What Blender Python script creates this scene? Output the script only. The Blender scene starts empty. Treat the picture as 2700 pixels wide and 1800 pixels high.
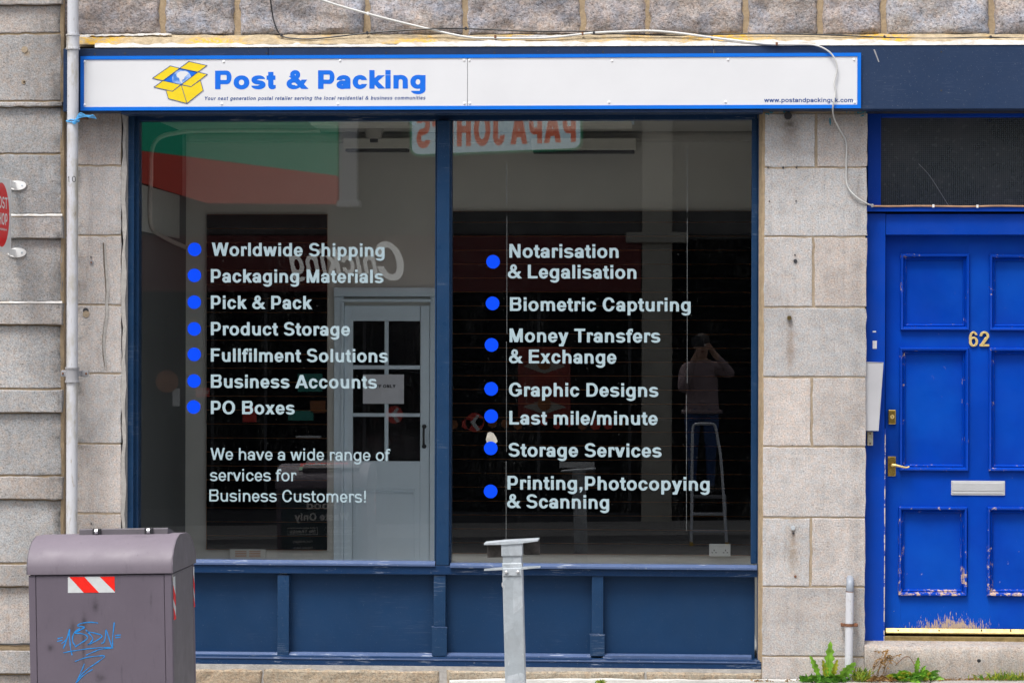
import bpy, bmesh, math, random
import numpy as np
from mathutils import Vector, Matrix, noise as mnoise

random.seed(7)
scene = bpy.context.scene
COL = scene.collection
R = math.radians

# ------------------------------------------------------------------ camera, sky, sun, exposure
FPX, S0 = 7400.0, 0.00205                 # focal length in photo pixels, metres per pixel on the facade
DC = FPX * S0                             # camera to facade
CZ = 1.815                                # camera height above the pavement
YAW = math.atan(490 / FPX)
ROLL = 0.0024
RIGHT = Vector((math.cos(YAW), math.sin(YAW), 0)); FWD = Vector((-math.sin(YAW), math.cos(YAW), 0)); UP = Vector((0, 0, 1))
CAMX = RIGHT * math.cos(ROLL) + UP * math.sin(ROLL)
CAMY = -RIGHT * math.sin(ROLL) + UP * math.cos(ROLL)
CAM = Vector((0, -DC, CZ))
cd = bpy.data.cameras.new('camera'); cam = bpy.data.objects.new('camera', cd); COL.objects.link(cam)
cd.sensor_width = 36; cd.lens = 36 * FPX / 2700; cd.clip_start = 0.3; cd.clip_end = 600
m3 = Matrix((CAMX, CAMY, -FWD)).transposed()
cam.matrix_world = Matrix.Translation(CAM) @ m3.to_4x4()
scene.camera = cam

world = bpy.data.worlds.new('World'); scene.world = world; world.use_nodes = True
wt = world.node_tree; wt.nodes.clear()
wo = wt.nodes.new('ShaderNodeOutputWorld'); wb = wt.nodes.new('ShaderNodeBackground'); wh = wt.nodes.new('ShaderNodeHueSaturation')
ws = wt.nodes.new('ShaderNodeTexSky'); ws.sky_type = 'NISHITA'; ws.sun_disc = False
SUN_EL, SUN_AZ = 63, -26                  # degrees; azimuth from the street side, towards the left of the picture
sdir = Vector((math.sin(R(SUN_AZ)) * math.cos(R(SUN_EL)), -math.cos(R(SUN_AZ)) * math.cos(R(SUN_EL)), math.sin(R(SUN_EL))))
ws.sun_elevation = R(SUN_EL); ws.sun_rotation = math.atan2(sdir.x, sdir.y)
ws.air_density = 1.0; ws.dust_density = 4.0; ws.ozone_density = 1.0
wh.inputs['Saturation'].default_value = 0.36; wh.inputs['Value'].default_value = 1.0
wb.inputs['Strength'].default_value = 0.115
wt.links.new(ws.outputs[0], wh.inputs['Color']); wt.links.new(wh.outputs[0], wb.inputs['Color']); wt.links.new(wb.outputs[0], wo.inputs['Surface'])
sl = bpy.data.lights.new('sun', 'SUN'); sl.energy = 1.5; sl.angle = R(20); sl.color = (1.0, 0.97, 0.92)
sun = bpy.data.objects.new('sun', sl); COL.objects.link(sun); sun.rotation_euler = sdir.to_track_quat('Z', 'Y').to_euler()

scene.view_settings.view_transform = 'Standard'; scene.view_settings.look = 'None'
scene.view_settings.exposure = 1.0; scene.view_settings.gamma = 1.0
scene.cycles.use_denoising = True; scene.cycles.max_bounces = 8; scene.cycles.diffuse_bounces = 4
scene.cycles.glossy_bounces = 4; scene.cycles.transparent_max_bounces = 16
scene.cycles.caustics_reflective = False; scene.cycles.caustics_refractive = False

# ------------------------------------------------------------------ measuring from the photograph
def W(px, py, Y):
    """point at depth Y (0 = stone face, negative = street) that photo pixel px, py shows"""
    u, v = px - 1350, py - 900
    c, s = math.cos(ROLL), math.sin(ROLL)
    d = FWD * FPX + RIGHT * (u * c + v * s) - UP * (-u * s + v * c)
    return CAM + d * ((Y + DC) / d.y)
def X(px, Y=0, py=900): return W(px, py, Y).x
def Z(py, Y=0, px=1350): return W(px, py, Y).z
YG = 0.115                                # window glass
def M_(px, py, E):
    """point E metres in front of the glass that is seen mirrored in it at px, py"""
    p = W(px, py, YG + E); return Vector((p.x, YG - E, p.z))
def pav(x, y=0): return 0.017 * (x - 0.53) + 0.012 * y          # pavement height

# ------------------------------------------------------------------ materials
MATS = {}
class NT:
    def __init__(s, name):
        s.m = bpy.data.materials.new(name); s.m.use_nodes = True; s.t = s.m.node_tree; s.b = s.t.nodes['Principled BSDF']; MATS[name] = s.m
        s._pos = None
    def n(s, typ, **kw):
        nd = s.t.nodes.new('ShaderNode' + typ)
        for k, v in kw.items():
            if k.startswith('i_'): nd.inputs[k[2:].replace('_', ' ')].default_value = v
            else: setattr(nd, k, v)
        return nd
    def l(s, a, b): s.t.links.new(a, b)
    def pos(s):
        if s._pos is None: s._pos = s.n('NewGeometry').outputs['Position']
        return s._pos
    def noise(s, scale, detail=3, rough=.55, vec=None, dist=0):
        nd = s.n('TexNoise'); nd.inputs['Scale'].default_value = scale; nd.inputs['Detail'].default_value = detail
        nd.inputs['Roughness'].default_value = rough; nd.inputs['Distortion'].default_value = dist
        s.l(vec or s.pos(), nd.inputs['Vector']); return nd.outputs['Fac']
    def stretch(s, sc, rot=(0, 0, 0)):
        mp = s.n('Mapping'); mp.inputs['Scale'].default_value = sc; mp.inputs['Rotation'].default_value = rot; s.l(s.pos(), mp.inputs['Vector']); return mp.outputs[0]
    def ramp(s, fac, stops, interp='LINEAR'):
        nd = s.n('ValToRGB'); cr = nd.color_ramp; cr.interpolation = interp
        while len(cr.elements) < len(stops): cr.elements.new(.5)
        for e, (p, c) in zip(cr.elements, stops):
            e.position = p; e.color = (c, c, c, 1) if isinstance(c, (int, float)) else (*c, 1)
        s.l(fac, nd.inputs['Fac']); return nd.outputs['Color']
    def mix(s, fac, a, b, mode='MIX'):
        nd = s.n('Mix', data_type='RGBA', blend_type=mode)
        for k, v in ((0, fac), (6, a), (7, b)):
            sock = nd.inputs[k]
            if isinstance(v, (int, float)): sock.default_value = v if k == 0 else (v, v, v, 1)
            elif isinstance(v, tuple): sock.default_value = (*v, 1)
            else: s.l(v, sock)
        return nd.outputs[2]
    def math(s, op, a, b=None, c=None):
        nd = s.n('Math', operation=op)
        for k, v in enumerate((a, b, c)):
            if v is None: continue
            if isinstance(v, (int, float)): nd.inputs[k].default_value = v
            else: s.l(v, nd.inputs[k])
        return nd.outputs[0]
    def xyz(s):
        nd = s.n('SeparateXYZ'); s.l(s.pos(), nd.inputs[0]); return nd.outputs
    def bump(s, h, strength=.4, dist=.004):
        nd = s.n('Bump'); nd.inputs['Strength'].default_value = strength; nd.inputs['Distance'].default_value = dist
        s.l(h, nd.inputs['Height']); s.l(nd.outputs[0], s.b.inputs['Normal'])
    def col(s, c):
        if isinstance(c, tuple): s.b.inputs['Base Color'].default_value = (*c, 1)
        else: s.l(c, s.b.inputs['Base Color'])
    def rough(s, r):
        if isinstance(r, (int, float)): s.b.inputs['Roughness'].default_value = r
        else: s.l(r, s.b.inputs['Roughness'])
    def rnd(s): return s.n('ObjectInfo').outputs['Random']
    def blob(s, cx, cz, rx, rz):
        """soft patch 0..1 centred on a world x, z (a stain with a shape of its own)"""
        o = s.xyz()
        a = s.math('DIVIDE', s.math('SUBTRACT', o[0], cx), rx); b = s.math('DIVIDE', s.math('SUBTRACT', o[2], cz), rz)
        d = s.math('ADD', s.math('MULTIPLY', a, a), s.math('MULTIPLY', b, b))
        return s.math('POWER', 2.718, s.math('MULTIPLY', d, -1))

def mul(c, k): return tuple(x * k for x in c)

def granite(name, base=(.40, .365, .335), dark=.30, scale=125, bump=.5, stains=(), grime=None, rock=False, tone=(.88, 1.08)):
    g = NT(name)
    n1 = g.noise(scale, 3, .7); n2 = g.noise(scale * 2.1, 2, .6); n3 = g.noise(2.3, 5, .6); n4 = g.noise(14, 4, .6)
    c = g.ramp(n1, [(.28, mul(base, dark + .15)), (.40, mul(base, .82)), (.52, base), (.66, mul(base, 1.22)), (.75, mul((base[0] * 1.05, base[1] * 1.06, base[2] * 1.1), 1.45))])
    sp = g.ramp(n2, [(.30, .28), (.39, 1.0)]); c = g.mix(1.0, c, sp, 'MULTIPLY')
    warm = g.ramp(g.noise(38, 3, .6), [(.40, (.97, 1, 1.04)), (.70, (1.09, .98, .91))]); c = g.mix(1.0, c, warm, 'MULTIPLY')
    big = g.ramp(n3, [(.30, .78), (.5, 1.0), (.7, 1.07)]); c = g.mix(1.0, c, big, 'MULTIPLY')
    mid = g.ramp(n4, [(.25, .84), (.55, 1.04)]); c = g.mix(1.0, c, mid, 'MULTIPLY')
    t = g.math('MULTIPLY_ADD', g.rnd(), tone[1] - tone[0], tone[0]); tc = g.n('CombineColor'); [g.l(t, tc.inputs[k]) for k in range(3)]
    c = g.mix(1.0, c, tc.outputs[0], 'MULTIPLY')
    strk = g.ramp(g.noise(4, 5, .7, g.stretch((5, 5, .45))), [(.30, .70), (.46, 1.0)]); c = g.mix(.55, c, strk, 'MULTIPLY')
    hue = g.mix(g.math('FRACT', g.math('MULTIPLY', g.rnd(), 7.31)), (.97, 1.0, 1.03), (1.05, .99, .95)); c = g.mix(1.0, c, hue, 'MULTIPLY')
    pits = g.ramp(g.noise(48, 2, .5, g.stretch((1, 1, 2.2))), [(.27, .35), (.33, 1.0)]); c = g.mix(.8, c, pits, 'MULTIPLY')
    if rock:
        cool = g.ramp(g.noise(5, 3, .6, dist=.6), [(.35, (.88, .93, 1.06)), (.62, (1.08, .99, .92))]); c = g.mix(1.0, c, cool, 'MULTIPLY')
        fl = g.ramp(g.noise(52, 4, .75, g.stretch((1, 1, 1.9), (0, R(35), 0)), 1.2), [(.36, .32), (.47, 1.0), (.62, 1.0), (.72, 1.4)]); c = g.mix(.85, c, fl, 'MULTIPLY')
    for cx, cz, rx, rz, colr, k in stains:
        f = g.math('MULTIPLY', g.blob(cx, cz, rx, rz), g.math('MULTIPLY', g.ramp(g.noise(40, 4, .7), [(.3, .25), (.65, 1.0)]), k))
        c = g.mix(f, c, colr)
    if grime:
        for cx, w, k in grime:
            o = g.xyz(); a = g.math('DIVIDE', g.math('ABSOLUTE', g.math('SUBTRACT', o[0], cx)), w)
            f = g.math('SUBTRACT', 1.0, g.math('MINIMUM', a, 1.0))
            f = g.math('MULTIPLY', f, g.math('MULTIPLY', g.ramp(g.noise(7, 5, .7), [(.40, 0.0), (.68, 1.0)]), k))
            c = g.mix(f, c, (.045, .042, .04))
    g.col(c); g.rough(.88)
    hh = g.math('ADD', n1, g.math('MULTIPLY', g.noise(30, 3, .6), .6)); g.bump(hh, bump, .006)
    return g.m

def paint(name, colr, rough=.45, dirt=.25, chips=0, chipcol=(.62, .52, .45), grain=None, bump=.08, scale=6, spec=.2, metal=0, dust=0, wear=0):
    g = NT(name)
    n = g.noise(scale, 5, .65)
    c = g.mix(g.ramp(n, [(.35, 0.0), (.75, dirt)]), colr, mul(colr, .55))
    c = g.mix(g.ramp(g.noise(scale * .4, 3), [(.45, 0.0), (.8, .25)]), c, tuple(min(1, x * 1.25 + .01) for x in colr))
    if dust: c = g.mix(g.ramp(g.noise(210, 2, .5), [(.70, 0.0), (.76, dust)]), c, (.55, .53, .52))
    if wear:
        f = g.ramp(g.math('MULTIPLY', g.noise(7, 6, .75, g.stretch((1.2, 1.2, 26))), g.ramp(g.noise(5, 3), [(.35, .75), (.65, 1.1)])), [(.60, 0.0), (.64, wear)]); c = g.mix(f, c, (.40, .44, .52))
        f = g.ramp(g.noise(60, 4, .7), [(.66, 0.0), (.70, wear)]); c = g.mix(f, c, (.30, .32, .36))
    if chips:
        f = g.ramp(g.noise(26, 6, .75), [(.70 - chips, 0.0), (.715 - chips, 1.0)], 'LINEAR'); c = g.mix(f, c, chipcol)
    g.col(c); g.rough(g.ramp(g.noise(scale * 3, 3), [(.3, max(.02, rough - .08)), (.7, min(1, rough + .1))])); g.b.inputs['Specular IOR Level'].default_value = spec
    g.b.inputs['Metallic'].default_value = metal
    gv = g.stretch((4, 4, 60)) if grain == 'h' else (g.stretch((60, 60, 4)) if grain == 'v' else None)
    g.bump(g.noise(5 if grain else 60, 4, .6, gv), bump, .003)
    return g.m

def plain(name, colr, rough=.5, var=.12, scale=20, metal=0, spec=.5, bump=0):
    g = NT(name)
    c = g.mix(g.ramp(g.noise(scale, 4), [(.3, 0.0), (.7, 1.0)]), mul(colr, 1 - var), tuple(min(1, x * (1 + var)) for x in colr))
    g.col(c); g.rough(rough); g.b.inputs['Metallic'].default_value = metal; g.b.inputs['Specular IOR Level'].default_value = spec
    if bump: g.bump(g.noise(scale * 3, 3), bump, .003)
    return g.m

def glass(name, ior=1.66, tint=(.95, .96, .96), dust=.020, seed=0):
    g = NT(name); t = g.t; out = t.nodes['Material Output']; t.nodes.remove(g.b)
    tr = g.n('BsdfTransparent'); tr.inputs[0].default_value = (*tint, 1)
    gl = g.n('BsdfGlossy'); gl.inputs['Roughness'].default_value = 0.0; gl.inputs['Color'].default_value = (1, 1, 1, 1)
    fr = g.n('Fresnel'); g.l(g.math('MULTIPLY_ADD', g.n('NewGeometry').outputs['Backfacing'], 1 / ior - ior, ior), fr.inputs['IOR'])
    df = g.n('BsdfDiffuse'); df.inputs['Color'].default_value = (.6, .6, .58, 1)
    mx = g.n('MixShader'); g.l(fr.outputs[0], mx.inputs[0]); g.l(tr.outputs[0], mx.inputs[1]); g.l(gl.outputs[0], mx.inputs[2])
    specks = g.ramp(g.noise(150, 2, .5), [(.735, 0.0), (.78, .55)])
    smear = g.ramp(g.noise(1.6, 5, .7, g.stretch((3, 3, .8), (0, R(20), 0)), 1.5), [(.50, 0.0), (.8, 1.0)])
    fine = g.ramp(g.noise(30, 4, .8, g.stretch((6, 1, .7), (0, R(12), 0)), .6), [(.52, 0.0), (.75, 1.0)])
    f = g.math('ADD', g.math('MULTIPLY', specks, .5), g.math('MULTIPLY_ADD', g.math('MULTIPLY', smear, fine), dust * 2.0, 0.0))
    m2 = g.n('MixShader'); g.l(f, m2.inputs[0]); g.l(mx.outputs[0], m2.inputs[1]); g.l(df.outputs[0], m2.inputs[2])
    g.l(m2.outputs[0], out.inputs['Surface']); return g.m

# ------------------------------------------------------------------ mesh building
ORG = {}
class MB:
    def __init__(s): s.v, s.f, s.mi, s.k = [], [], [], 0
    def face(s, *pts):
        b = len(s.v); s.v += [tuple(p) for p in pts]; s.f.append(tuple(range(b, b + len(pts)))); s.mi.append(s.k); return s
    def grid(s, rows, close=False):
        b = len(s.v); n = len(rows[0])
        for r in rows: s.v += [tuple(p) for p in r]
        for i in range(len(rows) - 1):
            for j in range(n if close else n - 1):
                j2 = (j + 1) % n
                s.f.append((b + i * n + j, b + i * n + j2, b + (i + 1) * n + j2, b + (i + 1) * n + j)); s.mi.append(s.k)
        return s
    def box(s, x0, x1, y0, y1, z0, z1, bev=0.0):
        if x0 > x1: x0, x1 = x1, x0
        if y0 > y1: y0, y1 = y1, y0
        if z0 > z1: z0, z1 = z1, z0
        bev = min(bev, (x1 - x0) * .45, (y1 - y0) * .45, (z1 - z0) * .45)
        if bev <= 0:
            p = [(x, y, z) for x in (x0, x1) for y in (y0, y1) for z in (z0, z1)]; b = len(s.v); s.v += p
            for q in ((0, 1, 3, 2), (4, 6, 7, 5), (0, 4, 5, 1), (2, 3, 7, 6), (0, 2, 6, 4), (1, 5, 7, 3)): s.f.append(tuple(b + i for i in q)); s.mi.append(s.k)
            return s
        bm = bmesh.new(); bmesh.ops.create_cube(bm, size=1)
        for v in bm.verts: v.co = Vector(((x0 + x1) / 2 + v.co.x * (x1 - x0), (y0 + y1) / 2 + v.co.y * (y1 - y0), (z0 + z1) / 2 + v.co.z * (z1 - z0)))
        bmesh.ops.bevel(bm, geom=bm.edges[:], offset=bev, segments=2, affect='EDGES', profile=.6)
        return s.add_bm(bm)
    def add_bm(s, bm):
        b = len(s.v); bm.verts.index_update(); s.v += [tuple(v.co) for v in bm.verts]
        for f in bm.faces: s.f.append(tuple(b + v.index for v in f.verts)); s.mi.append(s.k)
        bm.free(); return s
    def prism(s, pts, y0, y1):
        """outline of (x, z) points pushed from y0 to y1"""
        n = len(pts); a = [(x, y0, z) for x, z in pts]; c = [(x, y1, z) for x, z in pts]; b = len(s.v); s.v += a + c
        s.f.append(tuple(b + i for i in range(n))); s.f.append(tuple(b + n + i for i in reversed(range(n)))); s.mi += [s.k, s.k]
        for i in range(n): j = (i + 1) % n; s.f.append((b + i, b + n + i, b + n + j, b + j)); s.mi.append(s.k)
        return s
    def prismx(s, pts, x0, x1):
        """outline of (y, z) points pushed from x0 to x1"""
        n = len(pts); b = len(s.v); s.v += [(x0, y, z) for y, z in pts] + [(x1, y, z) for y, z in pts]
        s.f.append(tuple(b + i for i in range(n))); s.f.append(tuple(b + n + i for i in reversed(range(n)))); s.mi += [s.k, s.k]
        for i in range(n): j = (i + 1) % n; s.f.append((b + i, b + n + i, b + n + j, b + j)); s.mi.append(s.k)
        return s
    def tube(s, pts, r, seg=8, cap=True):
        pts = [Vector(p) for p in pts]; rows = []; rr = r if isinstance(r, (list, tuple)) else [r] * len(pts)
        prev = None
        for i, p in enumerate(pts):
            t = (pts[min(i + 1, len(pts) - 1)] - pts[max(i - 1, 0)]).normalized()
            ref = prev if prev is not None else (Vector((0, 0, 1)) if abs(t.z) < .9 else Vector((0, 1, 0)))
            u = (ref - t * ref.dot(t)).normalized(); w = t.cross(u); prev = u
            rows.append([p + (u * math.cos(2 * math.pi * k / seg) + w * math.sin(2 * math.pi * k / seg)) * rr[i] for k in range(seg)])
        s.grid(rows, True)
        if cap: s.face(*rows[0][::-1]); s.face(*rows[-1])
        return s
    def cyl(s, a, b, r, seg=14, r2=None): return s.tube([a, b], [r, r if r2 is None else r2], seg)
    def ball(s, c, r, seg=10, sc=(1, 1, 1)):
        bm = bmesh.new(); bmesh.ops.create_uvsphere(bm, u_segments=seg, v_segments=max(5, seg // 2 + 1), radius=r)
        for v in bm.verts: v.co = Vector((c[0] + v.co.x * sc[0], c[1] + v.co.y * sc[1], c[2] + v.co.z * sc[2]))
        return s.add_bm(bm)
    def ring(s, x0, x1, z0, z1, prof):
        """mitred frame: prof = [(inset, y), ...] swept round the rectangle"""
        rows = []
        for d, y in prof: rows.append([(x0 + d, y, z0 + d), (x1 - d, y, z0 + d), (x1 - d, y, z1 - d), (x0 + d, y, z1 - d)])
        return s.grid(rows, True)
    def build(s, name, mats, parent=None, smooth=False, local=False):
        o0 = Vector((0, 0, 0)) if (local or parent is None) else ORG.get(parent.name, Vector((0, 0, 0)))
        me = bpy.data.meshes.new(name); me.from_pydata([(v[0] - o0[0], v[1] - o0[1], v[2] - o0[2]) for v in s.v], [], s.f)
        if not isinstance(mats, (list, tuple)): mats = [mats]
        for m in mats: me.materials.append(MATS[m])
        if len(mats) > 1: me.polygons.foreach_set('material_index', s.mi)
        bm = bmesh.new(); bm.from_mesh(me); bmesh.ops.remove_doubles(bm, verts=bm.verts, dist=1e-6); bmesh.ops.recalc_face_normals(bm, faces=bm.faces); bm.to_mesh(me); bm.free()
        if smooth:
            me.shade_smooth()
            me.set_sharp_from_angle(angle=R(38))
        return link(name, me, parent, o0)
def link(name, data, parent=None, org=None):
    o = bpy.data.objects.new(name, data); COL.objects.link(o)
    if parent is not None: o.parent = parent
    ORG[o.name] = Vector(org) if org is not None else Vector((0, 0, 0))
    return o
def tag(o, label, cat, group=None):
    o['label'] = label; o['category'] = cat
    if group: o['group'] = group
    return o
def struct(o): o['kind'] = 'structure'; return o
def thing(name, label, cat, loc=(0, 0, 0), group=None, local=False):
    o = link(name, None, None, (0, 0, 0) if local else loc); o.location = loc; o.empty_display_size = .1
    return tag(o, label, cat, group)
def spline(pts, n=6):
    pts = [Vector(p) for p in pts]; out = []
    for i in range(len(pts) - 1):
        p0, p1, p2, p3 = pts[max(i - 1, 0)], pts[i], pts[i + 1], pts[min(i + 2, len(pts) - 1)]
        for k in range(n):
            t = k / n
            out.append(.5 * ((2 * p1) + (p2 - p0) * t + (2 * p0 - 5 * p1 + 4 * p2 - p3) * t * t + (3 * p1 - p0 - 3 * p2 + p3) * t ** 3))
    out.append(pts[-1]); return out

# ------------------------------------------------------------------ lettering: a small grotesque drawn from strokes, traced to outlines
class Face_:
    def __init__(s, sv, sh, wf=1.0): s.sv, s.sh, s.wf, s.cache = sv, sh, wf, {}
REG, BOLD, BLACK = Face_(.108, .092), Face_(.150, .118), Face_(.205, .150, 1.06)
ADV = dict(zip('abcdefghijklmnopqrstuvwxyz', (.556, .611, .556, .611, .556, .333, .611, .611, .278, .278, .556, .278, .889, .611, .611, .611, .611, .389, .556, .333, .611, .556, .778, .556, .556, .5)))
ADV.update(dict(zip('ABCDEFGHIJKLMNOPQRSTUVWXYZ', (.722, .722, .722, .722, .667, .611, .778, .722, .278, .556, .722, .611, .833, .722, .778, .667, .778, .722, .667, .611, .722, .667, .944, .667, .667, .611))))
ADV.update({' ': .278, '.': .278, ',': .278, '!': .333, '/': .278, '&': .740, "'": .238, '0': .556, '1': .556, '2': .556, '6': .556, '<': .5, '=': .584})
def glyph_field(ch, F, gx, gy):
    sv, sh, wf = F.sv, F.sh, F.wf
    w = ADV[ch] * wf; XH, H, D, o = .519, .716, -.21, .012
    mn, mx = np.minimum, np.maximum
    def U(*a):
        r = a[0]
        for b in a[1:]: r = mx(r, b)
        return r
    def I(*a):
        r = a[0]
        for b in a[1:]: r = mn(r, b)
        return r
    def box(x0, y0, x1, y1): return I(gx - x0, x1 - gx, gy - y0, y1 - gy)
    def ell(cx, cy, a, b, p=2.08): return (1 - (np.abs((gx - cx) / a) ** p + np.abs((gy - cy) / b) ** p) ** (1 / p)) * min(a, b)
    def ring(cx, cy, a, b, v=sv, h=sh): return mn(ell(cx, cy, a, b), -ell(cx, cy, max(a - v, .01), max(b - h, .01)))
    def par(x0, y0, x1, y1, hw):
        t = (gy - y0) / (y1 - y0); c = abs(y1 - y0) / math.hypot(x1 - x0, y1 - y0)
        return I((hw - np.abs(gx - (x0 + (x1 - x0) * t))) * c, gy - min(y0, y1), max(y0, y1) - gy)
    above = lambda y: gy - y
    below = lambda y: y - gy
    left = lambda x: x - gx
    right = lambda x: gx - x
    lb = .07; rb = w - .066; C = sv * 1.05
    dh = sv * .58                                         # half width of diagonals
    def arch(x0, x1, top=XH):
        a = (x1 - x0) / 2; b = min(a, .24); cy = top + o - b
        return U(I(ring((x0 + x1) / 2, cy, a, b), above(cy)), box(x1 - sv, 0, x1, cy + .01))
    def bowl(x0, x1): return ring((x0 + x1) / 2, XH / 2, (x1 - x0) / 2, XH / 2 + o)
    def ess(x0, x1, top):
        m = top / 2; cx = (x0 + x1) / 2; a = (x1 - x0) / 2
        bu = (top + o - m + sh / 2) / 2; cu = top + o - bu; bl = (m + o + sh / 2) / 2; cl = bl - o
        up_ = I(ring(cx, cu, a * .94, bu), U(left(cx), above(cu + bu * .18)))
        lo = I(ring(cx, cl, a, bl), U(right(cx), below(cl - bl * .18)))
        return U(up_, lo)
    if ch == 'l': return box(lb, 0, lb + sv, H)
    if ch == 'i': return U(box(lb, 0, lb + sv, XH), box(lb, H - sh * 1.1, lb + sv, H))
    if ch == 'I': return box(lb, 0, lb + C, H)
    if ch == 'n': return U(box(lb, 0, lb + sv, XH), arch(lb, rb))
    if ch == 'h': return U(box(lb, 0, lb + sv, H), arch(lb, rb))
    if ch == 'm':
        md = (lb + rb) / 2
        return U(box(lb, 0, lb + sv, XH), arch(lb, md + sv / 2), arch(md - sv / 2, rb))
    if ch == 'u':
        gy2 = gy; a = (rb - lb) / 2; b = min(a, .24); cy = b - o
        return U(I(ring((lb + rb) / 2, cy, a, b), below(cy)), box(lb, cy - .01, lb + sv, XH), box(rb - sv, 0, rb, XH))
    if ch == 'r':
        return U(box(lb, 0, lb + sv, XH), I(ring(lb + .20, XH + o - .23, .20, .23), above(XH - .16), left(w + .0), right(lb)))
    if ch == 'o': return bowl(.04, w - .04)
    if ch == 'c': return I(bowl(.04, w - .02), -box(w * .52, XH * .36, 2, XH * .64))
    if ch == 'e':
        b0 = XH / 2 - sh * .52
        return U(I(bowl(.036, w - .03), -box(w * .5, XH * .30, 2, b0)), box(.08, b0, w - .036 - sv * .3, b0 + sh * .86))
    if ch in 'bp': return U(bowl(lb, w - .04), box(lb, 0 if ch == 'b' else D, lb + sv, H if ch == 'b' else XH))
    if ch in 'dq': return U(bowl(.04, rb), box(rb - sv, 0 if ch == 'd' else D, rb, H if ch == 'd' else XH))
    if ch == 'g':
        return U(bowl(.04, rb), box(rb - sv, -.05, rb, XH), I(ring((.05 + rb) / 2, -.03, (rb - .05) / 2, .19), U(below(-.085), I(below(-.03), right(rb - sv - .02)))))
    if ch == 'a':
        x0, x1 = .04, w - .055
        ar = I(ring((x0 + x1) / 2, XH + o - .2, (x1 - x0) / 2, .2), above(XH - .185))
        bw = ring((x0 + x1 - sv * .4) / 2 - .004, .155, (x1 - sv * .4 - x0) / 2 + .004, .167)
        return U(ar, box(x1 - sv, 0, x1, XH - .18), I(bw, left(x1 - sv * .3)), box(w * .4, .322 - sh * .86, x1 - sv * .5, .322))
    if ch == 's': return ess(.03, w - .03, XH)
    if ch == 'S': return ess(.04, w - .04, H)
    if ch == 't':
        x = .082
        return U(box(x, .12, x + sv, .66), box(.012, XH - sh, w - .02, XH), I(ring(x + .19, .15, .19, .162), below(.155), left(w - .008)))
    if ch == 'f':
        x = .082
        return U(box(x, 0, x + sv, .56), box(.012, XH - sh, w - .015, XH), I(ring(x + .19, H + o - .18, .19, .18), above(H - .175), left(w + .03)))
    if ch == 'k': return U(box(lb, 0, lb + sv, H), I(par(lb + .02, .14, w - .10, XH, dh * 1.15), right(lb)), par(.255, .33, w - .08, 0, dh * 1.1))
    if ch == 'v': return U(par(.01 + dh, XH, w / 2, 0, dh), par(w - .01 - dh, XH, w / 2, 0, dh))
    if ch == 'w':
        q = [.01 + dh, w * .29, w * .5, w * .71, w - .01 - dh]; d2 = dh * .93
        return U(par(q[0], XH, q[1], 0, d2), par(q[2], XH, q[1], 0, d2), par(q[2], XH, q[3], 0, d2), par(q[4], XH, q[3], 0, d2))
    if ch == 'x': return U(par(.02 + dh, XH, w - .02 - dh, 0, dh), par(w - .02 - dh, XH, .02 + dh, 0, dh))
    if ch == 'y': return U(par(.01 + dh, XH, w / 2 + .02, 0, dh), par(w - .01 - dh, XH, w / 2 - .08, D, dh), box(.05, D, w / 2 - .05, D + sh))
    if ch == 'z': return U(box(.03, 0, w - .03, sh), box(.03, XH - sh, w - .03, XH), par(.03 + dh, 0, w - .03 - dh, XH, dh))
    if ch == 'j': return U(box(lb, D + .03, lb + sv, XH), box(lb, H - sh * 1.1, lb + sv, H), box(-.02, D, lb + sv * .8, D + sh))
    d3 = C * .56
    if ch == 'A': return U(par(.0 + d3, 0, w / 2, H, d3), par(w - d3, 0, w / 2, H, d3), box(w * .26, .15, w * .74, .15 + sh))
    if ch == 'B':
        x1 = w - .05; mh = H * .53
        return U(box(lb, 0, lb + C, H), I(ring(x1 - .24, (H + mh - sh / 2) / 2 + .02, .225, (H - mh + sh / 2) / 2 + .02), right(x1 - .24), below(H)), I(ring(x1 - .22, (mh + sh / 2) / 2, .22, (mh + sh / 2) / 2), right(x1 - .22)),
                 box(lb, 0, x1 - .21, sh), box(lb, H - sh, x1 - .23, H), box(lb, mh - sh / 2, x1 - .21, mh + sh / 2))
    if ch == 'C': return I(ring(w * .5, H / 2, w * .5 - .045, H / 2 + o, C), -box(w * .55, H * .36, 2, H * .64))
    if ch == 'G': return U(I(ring(w * .49, H / 2, w * .49 - .045, H / 2 + o, C), -box(w * .55, H * .40, 2, H * .66)), box(w * .52, H * .40 - sh * .2, w - .06, H * .40 + sh * .8), box(w - .06 - C, .10, w - .06, H * .42))
    if ch == 'D': return U(box(lb, 0, lb + C, H), box(lb, 0, w * .5, sh), box(lb, H - sh, w * .5, H), I(ring(w * .48, H / 2, w * .52 - .05, H / 2, C), right(w * .47)))
    if ch == 'E': return U(box(lb, 0, lb + C, H), box(lb, 0, w - .05, sh), box(lb, H - sh, w - .06, H), box(lb, H * .5 - sh * .4, w - .08, H * .5 + sh * .6))
    if ch == 'F': return U(box(lb, 0, lb + C, H), box(lb, H - sh, w - .04, H), box(lb, H * .48 - sh * .4, w - .09, H * .48 + sh * .6))
    if ch == 'H': return U(box(lb, 0, lb + C, H), box(w - lb - C, 0, w - lb, H), box(lb, H * .5 - sh * .4, w - lb, H * .5 + sh * .6))
    if ch == 'J': return U(box(w - .07 - C, .2, w - .07, H), I(ring(w * .46, .215, w * .46 - .02 + .01, .227, C), below(.215)))
    if ch == 'K': return U(box(lb, 0, lb + C, H), par(lb + .03, .2, w - .1, H, d3 * 1.15), par(.27, .42, w - .08, 0, d3 * 1.1))
    if ch == 'L': return U(box(lb, 0, lb + C, H), box(lb, 0, w - .03, sh))
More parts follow.
